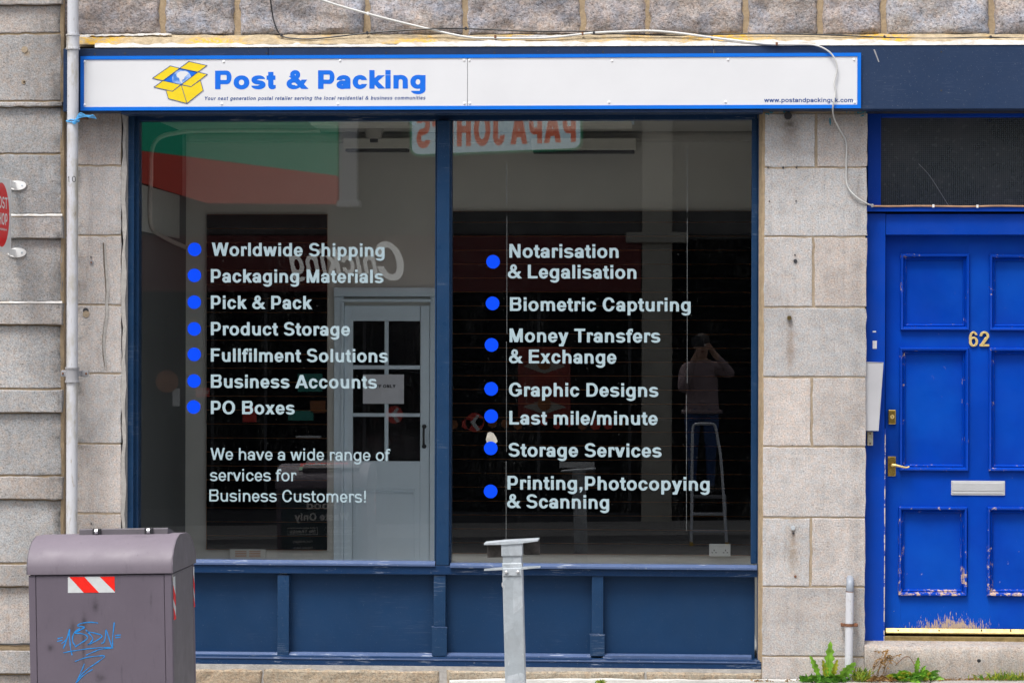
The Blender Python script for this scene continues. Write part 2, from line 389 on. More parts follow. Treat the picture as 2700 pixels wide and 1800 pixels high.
    if ch == 'M': return U(box(lb, 0, lb + C * .95, H), box(w - lb - C * .95, 0, w - lb, H), par(lb + d3, H, w / 2, .0, d3), par(w - lb - d3, H, w / 2, .0, d3))
    if ch == 'N': return U(box(lb, 0, lb + C * .95, H), box(w - lb - C * .95, 0, w - lb, H), par(lb + d3, H, w - lb - d3, 0, d3))
    if ch == 'O': return ring(w / 2, H / 2, w / 2 - .04, H / 2 + o, C)
    if ch in 'PR':
        mh = H * .38; x1 = w - .05
        r = U(box(lb, 0, lb + C, H), box(lb, H - sh, x1 - .22, H), box(lb, mh - sh * .5, x1 - .22, mh + sh * .5), I(ring(x1 - .225, (H + mh - sh / 2) / 2, .225, (H - mh + sh / 2) / 2), right(x1 - .235)))
        return r if ch == 'P' else U(r, par(w * .45, mh, w - .06, 0, d3 * 1.1))
    if ch == 'T': return U(box(.02, H - sh * 1.05, w - .02, H), box(w / 2 - C / 2, 0, w / 2 + C / 2, H))
    if ch == 'U': return U(box(lb, .25, lb + C, H), box(w - lb - C, .25, w - lb, H), I(ring(w / 2, .26, w / 2 - lb, .272, C), below(.262)))
    if ch == 'V': return U(par(d3, H, w / 2, 0, d3), par(w - d3, H, w / 2, 0, d3))
    if ch == 'W':
        q = [.005 + d3, w * .27, w * .5, w * .73, w - .005 - d3]; d2 = d3 * .95
        return U(par(q[0], H, q[1], 0, d2), par(q[2], H, q[1], 0, d2), par(q[2], H, q[3], 0, d2), par(q[4], H, q[3], 0, d2))
    if ch == 'Y': return U(par(d3, H, w / 2, .28, d3), par(w - d3, H, w / 2, .28, d3), box(w / 2 - C / 2, 0, w / 2 + C / 2, .3))
    if ch == '.': return box(lb, 0, lb + sv, sv)
    if ch == ',': return U(box(lb, 0, lb + sv, sv), par(lb + sv - .03, .01, lb + .03, -.13, .035))
    if ch == '!': return U(box(.1, 0, .1 + sv, sv), par(.1 + sv / 2, .2, .1 + sv / 2, H, sv * .5))
    if ch == '/': return par(.035, -.01, w - .035, H + .01, sv * .36)
    if ch == "'": return box(.06, .46, .06 + sv * .85, H)
    if ch == '<': return U(par(.38, .52, .08, .28, dh * 1.3), par(.38, .04, .08, .28, dh * 1.3))
    if ch == '=': return U(box(.05, .36, w - .05, .36 + sh), box(.05, .16, w - .05, .16 + sh))
    if ch == '&':
        t = sv * .95
        return U(I(ring(.335 * wf, .55, .175 * wf, .178, t * .92, sh * .9), U(above(.52), left(.40 * wf), right(.40 * wf))), I(ring(.29 * wf, .20, .255 * wf, .212, t), U(left(.33 * wf), below(.13))),
                 par(.235 * wf, .50, .675 * wf, 0, dh * 1.18), par(.47 * wf, .075, .655 * wf, .36, dh * .92))
    if ch == '0': return ring(w / 2, H / 2, w / 2 - .035, H / 2 + o)
    if ch == '1': return U(box(w * .45, 0, w * .45 + sv, H), par(.11, .49, w * .45 + sv * .5, .68, sv * .75))
    if ch == '2': return U(I(ring(w / 2, H - .205, w / 2 - .035, .217), U(above(H - .21), I(right(w / 2), above(H - .30)))), par(.045 + dh, sh * .5, w - .07 - dh, H - .27, dh * 1.25), box(.03, 0, w - .03, sh * 1.15))
    if ch == '6': return U(ring(w / 2, .225, w / 2 - .035, .237), I(ring(w / 2, H / 2, w / 2 - .035, H / 2 + o), U(left(w * .40), above(H * .78)), left(w * .86)))
    return box(0, 0, w, H)
def contours(f, xs, ys):
    ny, nx = f.shape; nxt = {}; pt = {}
    def key(i, j, d):                         # d 0: edge (i,j)-(i,j+1); 1: edge (i,j)-(i+1,j)
        k = (i, j, d)
        if k not in pt:
            a = f[i, j]; b = f[i, j + 1] if d == 0 else f[i + 1, j]; t = a / (a - b)
            pt[k] = (xs[j] + (xs[j + 1] - xs[j]) * t, ys[i]) if d == 0 else (xs[j], ys[i] + (ys[i + 1] - ys[i]) * t)
        return k
    ins = f > 0
    code = ins[:-1, :-1] * 1 + ins[:-1, 1:] * 2 + ins[1:, 1:] * 4 + ins[1:, :-1] * 8
    TB = {1: [(3, 0)], 2: [(0, 1)], 3: [(3, 1)], 4: [(1, 2)], 5: [(3, 2), (1, 0)], 6: [(0, 2)], 7: [(3, 2)], 8: [(2, 3)], 9: [(2, 0)], 10: [(0, 3), (2, 1)], 11: [(2, 1)], 12: [(1, 3)], 13: [(1, 0)], 14: [(0, 3)]}
    for i, j in zip(*np.nonzero((code > 0) & (code < 15))):
        E = lambda e: key(i, j, 0) if e == 0 else key(i, j + 1, 1) if e == 1 else key(i + 1, j, 0) if e == 2 else key(i, j, 1)
        for a, b in TB[int(code[i, j])]: nxt[E(a)] = E(b)
    loops = []
    while nxt:
        k0, k = next(iter(nxt.items())); loop = [k0]; del nxt[k0]
        while k != k0 and k in nxt: loop.append(k); k2 = nxt[k]; del nxt[k]; k = k2
        P = [pt[q] for q in loop]
        out = []                               # drop points that lie on a straight run
        for a in P:
            while len(out) >= 2:
                (x0, y0), (x1, y1) = out[-2], out[-1]
                L = math.hypot(a[0] - x0, a[1] - y0) or 1
                if abs((x1 - x0) * (a[1] - y0) - (y1 - y0) * (a[0] - x0)) / L < .0012 and math.hypot(a[0] - x0, a[1] - y0) < .25: out.pop()
                else: break
            out.append(a)
        if len(out) > 2: loops.append(out)
    return loops
def glyph(ch, F):
    if ch not in F.cache:
        xs = np.arange(-.075, ADV[ch] * F.wf + .09, .0113); ys = np.arange(-.262, .79, .0113)
        gx, gy = np.meshgrid(xs, ys); F.cache[ch] = [] if ch == ' ' else contours(glyph_field(ch, F, gx, gy) + 1e-6, xs, ys)
    return F.cache[ch]
def layout(txt, F, track=0, word=1.0):
    """outlines of a line of text in em units, its left and right ink edges"""
    x = 0; loops = []
    for ch in txt:
        loops += [[(x + a, b) for a, b in lp] for lp in glyph(ch, F)]
        x += ADV[ch] * F.wf * (word if ch == ' ' else 1) + track
    xs = [p[0] for lp in loops for p in lp]
    return loops, min(xs), max(xs)
def flat(name, loops, mapf, mat, parent, smooth=False):
    """fill flat outlines and lay them out with mapf(u, v)"""
    cu = bpy.data.curves.new('tmp', 'CURVE'); cu.dimensions = '2D'; cu.fill_mode = 'BOTH'
    for lp in loops:
        sp = cu.splines.new('POLY'); sp.points.add(len(lp) - 1); sp.use_cyclic_u = True
        for q, p in zip(sp.points, lp): q.co = (p[0], p[1], 0, 1)
    ob = bpy.data.objects.new('tmp', cu); COL.objects.link(ob)
    me = bpy.data.meshes.new_from_object(ob.evaluated_get(bpy.context.evaluated_depsgraph_get()))
    bpy.data.objects.remove(ob); bpy.data.curves.remove(cu)
    o0 = ORG.get(parent.name, Vector((0, 0, 0))) if parent is not None else Vector((0, 0, 0))
    for v in me.vertices: v.co = Vector(mapf(v.co.x, v.co.y)) - o0
    me.name = name; me.materials.clear(); me.materials.append(MATS[mat])
    return link(name, me, parent, o0)
def words(txt, F, track=0, word=1.0):
    x = 0; out = []
    for wd in txt.split(' '):
        lps = []
        for ch in wd:
            lps += [[(x + a, b) for a, b in lp] for lp in glyph(ch, F)]; x += ADV[ch] * F.wf + track
        out.append(lps); x += ADV[' '] * F.wf * word + track
    return out
def text(txt, x0, x1, base, cap, Y, mat, parent, F=None, name='lettering', track=0, word=1.0, shear=0, base1=None):
    """text on a plane facing the street, fitted to photo pixels: ink from x0 to x1, baseline and cap height in pixels"""
    loops, a, b = layout(txt, F or BOLD, track, word); k = cap / .716
    if shear: loops = [[(p[0] + p[1] * shear, p[1]) for p in lp] for lp in loops]; xs = [p[0] for lp in loops for p in lp]; a, b = min(xs), max(xs)
    base1 = base if base1 is None else base1
    mp = lambda u, v: W(x0 + (u - a) / (b - a) * (x1 - x0), base + (base1 - base) * (u - a) / (b - a) - v * k, Y)
    for lps in words(txt, F or BOLD, track, word):
        if shear: lps = [[(p[0] + p[1] * shear, p[1]) for p in lp] for lp in lps]
        flat(name, lps, mp, mat, parent)
def disc(cx, cy, r, n=28): return [(cx + r * math.cos(2 * math.pi * k / n), cy + r * math.sin(2 * math.pi * k / n)) for k in range(n)]
def stroke(pts, w):
    """outline of a drawn line of the given width (2D)"""
    P = [Vector((p[0], p[1])) for p in pts]; L, Rr = [], []
    for i, p in enumerate(P):
        t = (P[min(i + 1, len(P) - 1)] - P[max(i - 1, 0)]).normalized(); n = Vector((-t.y, t.x)); ww = w[i] if isinstance(w, (list, tuple)) else w
        L.append(p + n * ww / 2); Rr.append(p - n * ww / 2)
    return [tuple(p) for p in L + Rr[::-1]]

# ------------------------------------------------------------------ material list
xs_ = lambda px, Y=0: X(px, Y)
RUST = (.16, .085, .04)
granite('granite_pier', (.485, .465, .450), stains=[
    (X(2084), Z(910), .022, .13, (.20, .13, .08), .8), (X(2092), Z(1450), .03, .13, (.24, .17, .10), .7), (X(2083), Z(350), .05, .11, (.22, .17, .13), .75),
    (X(2082), Z(330), .03, .03, (.08, .07, .06), .8), (X(2092), Z(1405), .012, .03, (.10, .05, .02), .9), (X(2097), Z(690), .012, .016, (.03, .03, .035), 1.0),
    (X(2170), Z(1600), .4, .06, (.40, .31, .24), .25)], grime=[(X(207), .09, .8), (X(2262), .06, .5)])
granite('granite_neighbour', (.415, .402, .390), dark=.26, stains=[(X(70, -.07), Z(135, -.07), .02, .017, (.30, .22, .13), .9), (X(120, -.07), Z(60, -.07), .1, .07, (.10, .10, .10), .5)],
        grime=[(X(158, -.07), .07, 1.0), (X(100, -.07), .25, .35)], tone=(.84, 1.06))
granite('granite_rock', (.37, .36, .358), dark=.24, scale=60, bump=.9, rock=True, tone=(.9, 1.1))
granite('granite_plinth', (.36, .30, .22), dark=.3, scale=70, bump=.8)
granite('granite_step', (.40, .38, .35), dark=.3)
granite('granite_plain', (.36, .34, .32), dark=.35, scale=60)
def mortar(name, c, k=.3):
    g = NT(name); cc = g.mix(g.ramp(g.noise(30, 5, .7), [(.35, 0.0), (.7, 1.0)]), mul(c, 1 - k), c)
    cc = g.mix(g.ramp(g.noise(4, 4), [(.5, 0.0), (.75, .5)]), cc, mul(c, .6)); g.col(cc); g.rough(.95); g.bump(g.noise(90, 4, .7), .6, .006)
mortar('mortar', (.42, .335, .24)); mortar('mortar_dark', (.16, .13, .10)); mortar('mortar_tan', (.44, .33, .21)); mortar('mortar_grey', (.46, .44, .42))
g = NT('lichen_ledge'); c = g.mix(g.ramp(g.noise(26, 5, .7), [(.35, 0.0), (.7, 1.0)]), (.30, .235, .15), (.50, .41, .28))
c = g.mix(g.math('MULTIPLY', g.ramp(g.noise(2.6, 3), [(.50, 0.0), (.60, 1.0)]), g.ramp(g.noise(45, 4, .7), [(.40, 0.0), (.56, .95)])), c, (.62, .36, .03))
g.col(c); g.rough(.95); g.bump(g.noise(70, 4, .7), .8, .006)
g = NT('sealant'); c = g.mix(g.ramp(g.noise(18, 5, .7), [(.36, 0.0), (.66, .9)]), (.62, .62, .63), (.36, .32, .26)); g.col(c); g.rough(.6); g.bump(g.noise(40, 4), .5, .006)
NAVY = (.004, .036, .110)
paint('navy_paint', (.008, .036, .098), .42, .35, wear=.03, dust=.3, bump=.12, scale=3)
paint('navy_frame', (.012, .042, .105), .34, .3, dust=.25, bump=.18, grain='v', wear=.15)
paint('navy_rail', (.008, .034, .100), .36, .3, dust=.3, bump=.25, grain='h', wear=.45)
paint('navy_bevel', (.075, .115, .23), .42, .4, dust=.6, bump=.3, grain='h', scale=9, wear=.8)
paint('navy_fascia', (.020, .040, .092), .40, .4, dust=.3, bump=.2, grain='h', scale=2, wear=.05)
BLUE = (.0005, .048, .40)
# door paint: worn through to bare wood along the foot, small knocks elsewhere
g = NT('door_blue'); o = g.xyz()
c = g.mix(g.ramp(g.noise(2.5, 5, .6), [(.4, 0.0), (.75, .45)]), BLUE, mul(BLUE, .55)); c = g.mix(g.ramp(g.noise(1.7, 4, .6), [(.42, 0.0), (.7, .6)]), c, (.003, .085, .48))
c = g.mix(g.math('MULTIPLY', g.blob(X(2372, .2), Z(1190, .2, 2372), .07, .18), .5), c, (.004, .028, .16)); c = g.mix(g.ramp(g.noise(9, 6, .8, g.stretch((3, 3, 22), (0, R(14), 0))), [(.68, 0.0), (.72, .22)]), c, (.10, .20, .42))
zb = Z(1655, .2, 2500)
foot = g.math('SUBTRACT', 1.0, g.math('DIVIDE', g.math('SUBTRACT', o[2], zb), .13))
xm = g.math('SUBTRACT', 1.0, g.math('ABSOLUTE', g.math('DIVIDE', g.math('SUBTRACT', o[0], X(2510, .2)), .42)))
w1 = g.math('MULTIPLY', g.math('MAXIMUM', foot, 0.0), g.math('MAXIMUM', xm, 0.0))
st = g.noise(9, 5, .75, g.stretch((14, 14, 2.6)))
f1 = g.ramp(g.math('ADD', w1, g.math('MULTIPLY_ADD', st, 2.3, -1.24)), [(.50, 0.0), (.54, 1.0)])
f2 = g.ramp(g.noise(34, 5, .7, g.stretch((1.2, 1, .8))), [(.700, 0.0), (.710, .9)])
lowk = g.ramp(o[2], [(.3, 1.0), (.75, .15)])
c = g.mix(g.math('MULTIPLY', f2, lowk), c, (.60, .50, .42)); c = g.mix(f1, c, g.mix(g.noise(60, 3), (.52, .40, .31), (.34, .24, .17)))
g.b.inputs['Specular IOR Level'].default_value = .12; g.col(c); g.rough(g.ramp(g.noise(8, 3), [(.3, .30), (.7, .44)])); g.bump(g.math('ADD', g.noise(50, 4), g.math('MULTIPLY', f1, -.6)), .15, .003)
# mouldings: chipped edges
g = NT('door_blue_chipped'); o = g.xyz(); lowk = g.ramp(o[2], [(.30, 1.0), (1.5, 0.10)])
c = g.mix(g.ramp(g.noise(3, 4), [(.4, 0.0), (.75, .3)]), BLUE, mul(BLUE, .65))
f = g.ramp(g.math('MULTIPLY_ADD', lowk, .12, g.noise(22, 6, .8)), [(.630, 0.0), (.645, 1.0)])
c = g.mix(f, c, g.mix(g.noise(50, 3), (.66, .55, .47), (.40, .22, .13))); g.b.inputs['Specular IOR Level'].default_value = .25; g.col(c); g.rough(.34); g.bump(g.noise(40, 4), .2, .003)
g = NT('door_edge_worn'); c = g.mix(g.ramp(g.noise(9, 6, .8, g.stretch((1, 1, 1.4))), [(.47, 0.0), (.50, 1.0)]), BLUE, (.60, .53, .47)); g.col(c); g.rough(.6)
paint('frame_blue', (.0005, .050, .40), .36, .35, dust=.2, bump=.12, grain='v', scale=3)
plain('sign_white', (.70, .705, .73), .32, .03, 3); plain('sign_blue', (.001, .15, .68), .32, .05, 5); plain('print_blue', (.001, .14, .70), .4, .04); plain('print_navy', (.008, .055, .24), .45, .05)
plain('print_yellow', (.80, .60, .015), .4, .04); plain('screw_cap', (.82, .82, .82), .3, .05)
g = NT('globe_blue'); c = g.mix(g.ramp(g.noise(25, 3), [(.4, 0.0), (.6, 1.0)]), (.05, .2, .62), (.35, .5, .82)); g.col(c); g.rough(.4)
plain('vinyl_letter', (.34, .45, .50), .6, .04, 30); plain('vinyl_dot', (.0, .062, .85), .6, .02, 10, spec=.1)
glass('window_glass')
plain('grey_pipe', (.27, .30, .35), .42, .1, 6)
g = NT('pipe_paint'); c = g.mix(g.ramp(g.noise(7, 5, .7, g.stretch((1, 1, .4))), [(.48, 0.0), (.62, .85)]), (.55, .56, .60), (.38, .35, .29))
c = g.mix(g.ramp(g.noise(18, 5, .75, g.stretch((1.5, 1.5, .35)), .5), [(.60, 0.0), (.66, .8)]), c, (.28, .23, .17)); g.col(c); g.rough(.45); g.bump(g.noise(30, 3), .15, .003)
paint('collar_grey', (.34, .34, .36), .5, .5, chips=.04, chipcol=(.3, .27, .24))
plain('rust', (.17, .075, .04), .85, .4, 60, bump=.4); plain('dark_metal', (.03, .03, .035), .5, .2, 30); plain('black_rubber', (.012, .012, .014), .5, .2)
plain('white_plastic', (.80, .80, .80), .4, .06); plain('white_cable', (.56, .56, .55), .45, .1); plain('black_cable', (.014, .014, .016), .45, .1); plain('copper_cable', (.42, .24, .14), .5, .3, 14)
plain('twine', (.08, .38, .75), .6, .3, 80)
plain('brass', (.74, .50, .13), .24, .15, 40, metal=1); plain('brass_dull', (.52, .39, .17), .30, .25, 30, metal=1); plain('brass_pale', (.80, .60, .24), .35, .12, 30, metal=.45)
plain('aluminium', (.70, .71, .73), .33, .06, 8, metal=.55); plain('cover_grey', (.50, .50, .53), .40, .08, 5, metal=.2)
plain('bell_grey', (.55, .52, .40), .5, .2, 60); plain('sign_red', (.80, .006, .012), .4, .05, spec=.2); plain('print_white', (.80, .80, .80), .45, .03); plain('print_black', (.015, .015, .018), .5, .1)
# galvanised steel with spangle
def galv(name, k=1.0):
    g = NT(name); vo = g.n('TexVoronoi'); vo.inputs['Scale'].default_value = 17; g.l(g.stretch((1, 1, .7), (0, R(25), 0)), vo.inputs['Vector'])
    c = g.ramp(vo.outputs['Color'], [(.2, mul((.44, .49, .53), k)), (.55, mul((.50, .555, .60), k)), (.9, mul((.62, .67, .72), k))])
    c = g.mix(g.ramp(g.noise(5, 4), [(.5, 0.0), (.8, .35)]), c, mul((.28, .28, .28), k)); c = g.mix(g.ramp(g.noise(30, 5, .75), [(.42, 0.0), (.62, .4)]), c, mul((.36, .39, .42), k)); c = g.mix(g.ramp(g.noise(16, 4, .7, g.stretch((3, 3, .6))), [(.63, 0.0), (.68, .6)]), c, mul((.70, .74, .77), k)); c = g.mix(g.ramp(g.noise(22, 5, .8), [(.68, 0.0), (.71, .7)]), c, (.14, .11, .08)); g.col(c); g.rough(g.ramp(g.noise(20, 3), [(.3, .35), (.7, .6)])); g.bump(g.noise(60, 4), .2, .003); g.b.inputs['Metallic'].default_value = .35
galv('galvanised')
# mauve-grey bin plastic with drips and smudges
BIN = (.128, .106, .138)
def binmat(name, base, drips):
    g = NT(name); c = g.mix(g.ramp(g.noise(4, 5, .65), [(.4, 0.0), (.75, .35)]), base, mul(base, .66))
    if drips:
        dr = g.math('MULTIPLY', g.ramp(g.noise(9, 3, .6, g.stretch((6, 6, .55))), [(.62, 0.0), (.70, .55)]), g.ramp(g.noise(3.3, 3), [(.50, 0.0), (.62, 1.0)]))
        c = g.mix(dr, c, mul(base, .35))
        for cx, cz, rx, rz, k in drips: c = g.mix(g.math('MULTIPLY', g.blob(cx, cz, rx, rz), g.ramp(g.noise(55, 3), [(.35, k * .5), (.6, k)])), c, mul(base, .36))
    c = g.mix(g.ramp(g.noise(140, 2), [(.68, 0.0), (.75, .3)]), c, mul(base, 1.7)); c = g.mix(g.ramp(g.noise(6, 6, .8, g.stretch((1, 1, 16), (0, R(-35), 0))), [(.68, 0.0), (.71, .35)]), c, mul(base, 1.6)); c = g.mix(g.ramp(g.noise(11, 5, .75, g.stretch((4, 4, .8))), [(.58, 0.0), (.75, .4)]), c, mul(base, .55)); g.col(c); g.rough(g.ramp(g.noise(9, 4), [(.3, .5), (.7, .72)])); g.bump(g.noise(220, 2), .08, .002)
YB = -3.6
binmat('bin_body', BIN, [(X(252, YB, 1600), Z(1597, YB, 252), .012, .024, 1.0), (X(135, YB), Z(1707, YB, 135), .013, .014, 1.0), (X(224, YB), Z(1640, YB, 224), .011, .03, .9), (X(193, YB), Z(1655, YB, 193), .012, .03, .8), (X(222, YB), Z(1700, YB, 222), .006, .10, .8), (X(266, YB), Z(1785, YB, 266), .02, .02, .8), (X(400, YB), Z(1580, YB, 400), .005, .03, .6)])
binmat('bin_lid', (.175, .148, .182), [(X(363, YB), Z(1420, YB, 363), .03, .005, .3)])  # lid paler than the body: sky light on top put into its colour
binmat('bin_side', (.13, .12, .135), [])
plain('reflective_red', (.86, .02, .012), .4, .06, 40); plain('reflective_white', (.62, .65, .66), .4, .06, 40); plain('marker_blue', (.012, .24, .66), .5, .25, 70)
plain('bin_label_dark', (.035, .06, .075), .4, .1); plain('bin_label_green', (.05, .34, .16), .4, .1)
g = NT('asphalt'); c = g.mix(g.ramp(g.noise(70, 4, .7), [(.35, 0.0), (.7, 1.0)]), (.07, .07, .072), (.16, .158, .155)); c = g.mix(g.ramp(g.noise(.8, 4), [(.45, 0.0), (.7, .4)]), c, (.17, .165, .16)); g.col(c); g.rough(.85); g.bump(g.noise(120, 3), .5, .006)
g = NT('paving'); c = g.mix(g.ramp(g.noise(45, 4, .7), [(.3, 0.0), (.7, 1.0)]), (.26, .245, .225), (.42, .40, .37)); c = g.mix(g.ramp(g.noise(3, 4), [(.5, 0.0), (.75, .5)]), c, (.20, .19, .17)); g.col(c); g.rough(.9); g.bump(g.noise(90, 3), .5, .005)
plain('white_line', (.62, .61, .58), .7, .15, 15, bump=.3)
mortar('white_render', (.66, .65, .62), .18)
def leafm(name, c):
    g = NT(name); cc = g.mix(g.ramp(g.noise(30, 3), [(.35, 0.0), (.65, 1.0)]), mul(c, .6), mul(c, 1.3)); g.col(cc); g.rough(.5); g.b.inputs['Subsurface Weight'].default_value = 0.0
    t = g.t; tl = g.n('BsdfTranslucent'); g.l(cc, tl.inputs['Color']); mx = g.n('MixShader'); mx.inputs[0].default_value = .35
    g.l(g.b.outputs[0], mx.inputs[1]); g.l(tl.outputs[0], mx.inputs[2]); g.l(mx.outputs[0], t.nodes['Material Output'].inputs['Surface'])
leafm('leaf_green', (.19, .40, .035)); leafm('leaf_dark', (.10, .27, .025)); leafm('leaf_yellow', (.40, .42, .035)); leafm('grass_blade', (.32, .42, .05)); leafm('dry_stem', (.34, .20, .07)); leafm('leaf_rib', (.30, .40, .10)); leafm('leaf_pale', (.22, .34, .20))
# inside the shop
plain('wall_grey', (.58, .565, .52), .8, .05, 3); plain('ceiling_white', (.40, .38, .34), .85, .05, 3); plain('trim_grey', (.64, .74, .82), .55, .04, 4)
plain('slat_black', (.0012, .0014, .002), .6, .2, 5, spec=.03); plain('slat_core', (.42, .16, .05), .8, .2, 20); plain('pane_dark', (.004, .004, .005), .12, .1); plain('paper', (.62, .62, .66), .8, .03)
plain('socket_white', (.70, .71, .70), .35, .03); plain('floor_dark', (.46, .46, .46), .6, .2, 4); plain('light_diffuser', (.62, .60, .53), .5, .04); plain('conduit', (.42, .38, .34), .5, .1)
plain('wing_steel_shaded', (.085, .075, .07), .4, .75, 22, metal=.3); plain('side_panel_grey', (.46, .45, .42), .7, .05); g = NT('wired_glass'); o = g.xyz()  # post wings darkened: shade under the cap is put into their colour
def gridline(v, pitch): return g.ramp(g.math('ABSOLUTE', g.math('SUBTRACT', g.math('FRACT', g.math('DIVIDE', v, pitch)), .5)), [(.05, 1.0), (.13, 0.0)])
wl = g.math('MAXIMUM', gridline(o[0], .0108), gridline(o[2], .0108))
c = g.mix(g.math('MULTIPLY', wl, .8), (.005, .010, .015), (.085, .10, .115)); c = g.mix(g.ramp(g.noise(3, 5, .7), [(.42, 0.0), (.68, .75)]), c, (.060, .062, .070)); g.col(c); g.rough(g.ramp(g.noise(40, 3), [(.3, .16), (.7, .3)])); g.bump(g.math('ADD', wl, g.noise(150, 2)), .25, .001)  # pale haze of light on the fanlight painted into the colour in patches
def lit(name, c, e):
    g = NT(name); g.col(c); g.rough(.4); g.b.inputs['Emission Color'].default_value = (*c, 1); g.b.inputs['Emission Strength'].default_value = e
lit('lightbox_blue', (.50, .66, .73), .7); lit('lightbox_red', (.70, .15, .08), .6); lit('lit_letter', (.78, .77, .75), .6); lit('lightbox_green', (.015, .38, .22), .36); lit('lightbox_band_red', (.52, .065, .045), .34); plain('teal_paint', (.01, .22, .32), .6, .3, 60); plain('glass_scratch', (.12, .13, .135), .7, .5, 120); plain('old_paper', (.40, .38, .33), .8, .25, 40)
# across the street
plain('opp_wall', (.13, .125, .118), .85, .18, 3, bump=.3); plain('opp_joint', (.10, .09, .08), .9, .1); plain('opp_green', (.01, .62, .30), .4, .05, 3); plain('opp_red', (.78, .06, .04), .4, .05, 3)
plain('opp_white', (.80, .80, .82), .45, .05); plain('opp_lightblue', (.60, .76, .86), .4, .04); plain('opp_letter_red', (.80, .10, .04), .4, .03); plain('opp_maroon', (.15, .02, .018), .45, .08)
plain('opp_cream', (.86, .85, .82), .5, .03); plain('opp_dark', (.0025, .003, .004), .6, .2, spec=.03); plain('opp_orange', (.36, .12, .03), .5, .3, 8); plain('opp_teal', (.05, .38, .30), .5, .1); plain('opp_frame', (.05, .05, .055), .5, .1); plain('opp_stone_light', (.46, .43, .36), .85, .1, 4)
plain('poster_red', (.30, .035, .02), .5, .3, 6); plain('jumper', (.30, .22, .23), .9, .12, 30); plain('jeans', (.02, .06, .18), .85, .2, 40); plain('skin', (.46, .27, .19), .55, .08); plain('hair', (.03, .022, .018), .6, .2); plain('shoe', (.02, .02, .022), .6, .1)
plain('ladder_alu', (.68, .70, .74), .35, .06, 8, metal=.4); plain('foot_yellow', (.70, .42, .03), .5, .1); plain('tread', (.20, .20, .21), .7, .1)

# ------------------------------------------------------------------ ground
def pbox(mb, x0, y0, x1, y1, yf, yb, bev=0.0):
    a, b = W(x0, (y0 + y1) / 2, yf).x, W(x1, (y0 + y1) / 2, yf).x
    t, u = W((x0 + x1) / 2, y0, yf).z, W((x0 + x1) / 2, y1, yf).z
    return mb.box(a, b, yf, yb, u, t, bev)
def road_z(y): return -.16 if y > -4.4 else -.16 + (y + 4.4) * .019
PAVE_Y = -4.25
mb = MB(); rows = []
for y in (60, 8, .3, -4.4, -8, -12, -15.3, -16.2, -60, -260):
    zz = -.5 if y > 0 else road_z(y) if y > -20 else road_z(-16.2) - .05
    rows.append([(x, y, zz + .017 * (max(-30, min(30, x)) - .53)) for x in (-260, -30, -10, 0, 10, 30, 260)])
struct(mb.grid(rows).build('road', 'asphalt'))
# pavement: bedding sheet, kerb and slabs
pv = MB(); pv.grid([[(x, y, pav(x, y) - .012) for x in (-14, -5, 0, 5, 9)] for y in (.30, -2, PAVE_Y + .12)])
pave = struct(pv.build('pavement', 'paving'))
kb = MB()
for x0 in np.arange(-8, 6, .92):
    a, b = x0, x0 + .915
    kb = MB(); z0, z1 = pav(a, PAVE_Y), pav(b, PAVE_Y)
    kb.grid([[(a, PAVE_Y + .118, z0 - .2), (a, PAVE_Y + .118, z0), (a, PAVE_Y + .01, z0 - .002), (a, PAVE_Y, z0 - .015), (a, PAVE_Y, z0 - .2)], [(b, PAVE_Y + .118, z1 - .2), (b, PAVE_Y + .118, z1), (b, PAVE_Y + .01, z1 - .002), (b, PAVE_Y, z1 - .015), (b, PAVE_Y, z1 - .2)]])
    kb.build('kerb_stone', 'granite_plain', pave)
slab_me = None
yy = -.075
for r in range(7):
    off = .3 if r % 2 else 0
    for cidx in range(13):
        x0 = -5.6 + cidx * .76 + off * 1.2; y1 = yy - r * .585
        mbs = MB(); w_, d_ = .752, .577
        if slab_me is None:
            mbs.box(0, w_, -d_, 0, -.03, 0, .004); so = mbs.build('paving_slab', 'paving', pave); slab_me = so.data
        else: so = link('paving_slab', slab_me, pave)
        so.location = (x0, y1, pav(x0, y1)); so.rotation_euler = (math.atan(.012) + random.uniform(-.002, .002), -math.atan(.017) + random.uniform(-.002, .002), 0)

# ------------------------------------------------------------------ stone walls
def stone(parent, x0, x1, z0, z1, yf, mat, step=.045, amp=.0008, jit=.0026, edge=.0022, depth=.05, rock=0.0, name='stone', off=0.0):
    e = edge * (1.4 if not rock else 1)
    def ticks(a, b):
        n = max(1, int(round((b - a) / step))); return [a, a + e] + [a + (b - a) * k / n for k in range(1, n)] + [b - e, b]
    tx, tz = ticks(x0, x1), ticks(z0, z1); rows = []
    for i, z in enumerate(tz):
        row = []
        for j, x in enumerate(tx):
            bd = i in (0, len(tz) - 1) or j in (0, len(tx) - 1)
            p = Vector((x * 9 + off, yf * 3, z * 9)); y = yf + mnoise.noise(p * 1.7) * amp * 2
            if rock:
                d = min(x - x0, x1 - x, z - z0, z1 - z); k = min(1, max(0, d / .03))
                y -= rock * (.35 + .9 * mnoise.fractal(p * .55, 1.0, 2.0, 5) + .25 * abs(mnoise.noise(p * 3.1))) * k
            dx = dz = 0
            if bd:
                y += edge; dx = mnoise.noise(Vector((x * 25, 1.7, z * 25))) * jit * 2.2; dz = mnoise.noise(Vector((x * 25, 8.3, z * 25))) * jit * 2.2
            row.append((x + dx, y, z + dz))
        rows.append(row)
    m = MB(); m.grid(rows)
    per = rows[0] + [r[-1] for r in rows[1:]] + rows[-1][-2::-1] + [r[0] for r in rows[-2:0:-1]]
    m.grid([per, [(p[0], yf + depth, p[2]) for p in per]], True)
    return m.build(name, mat, parent, smooth=bool(rock))
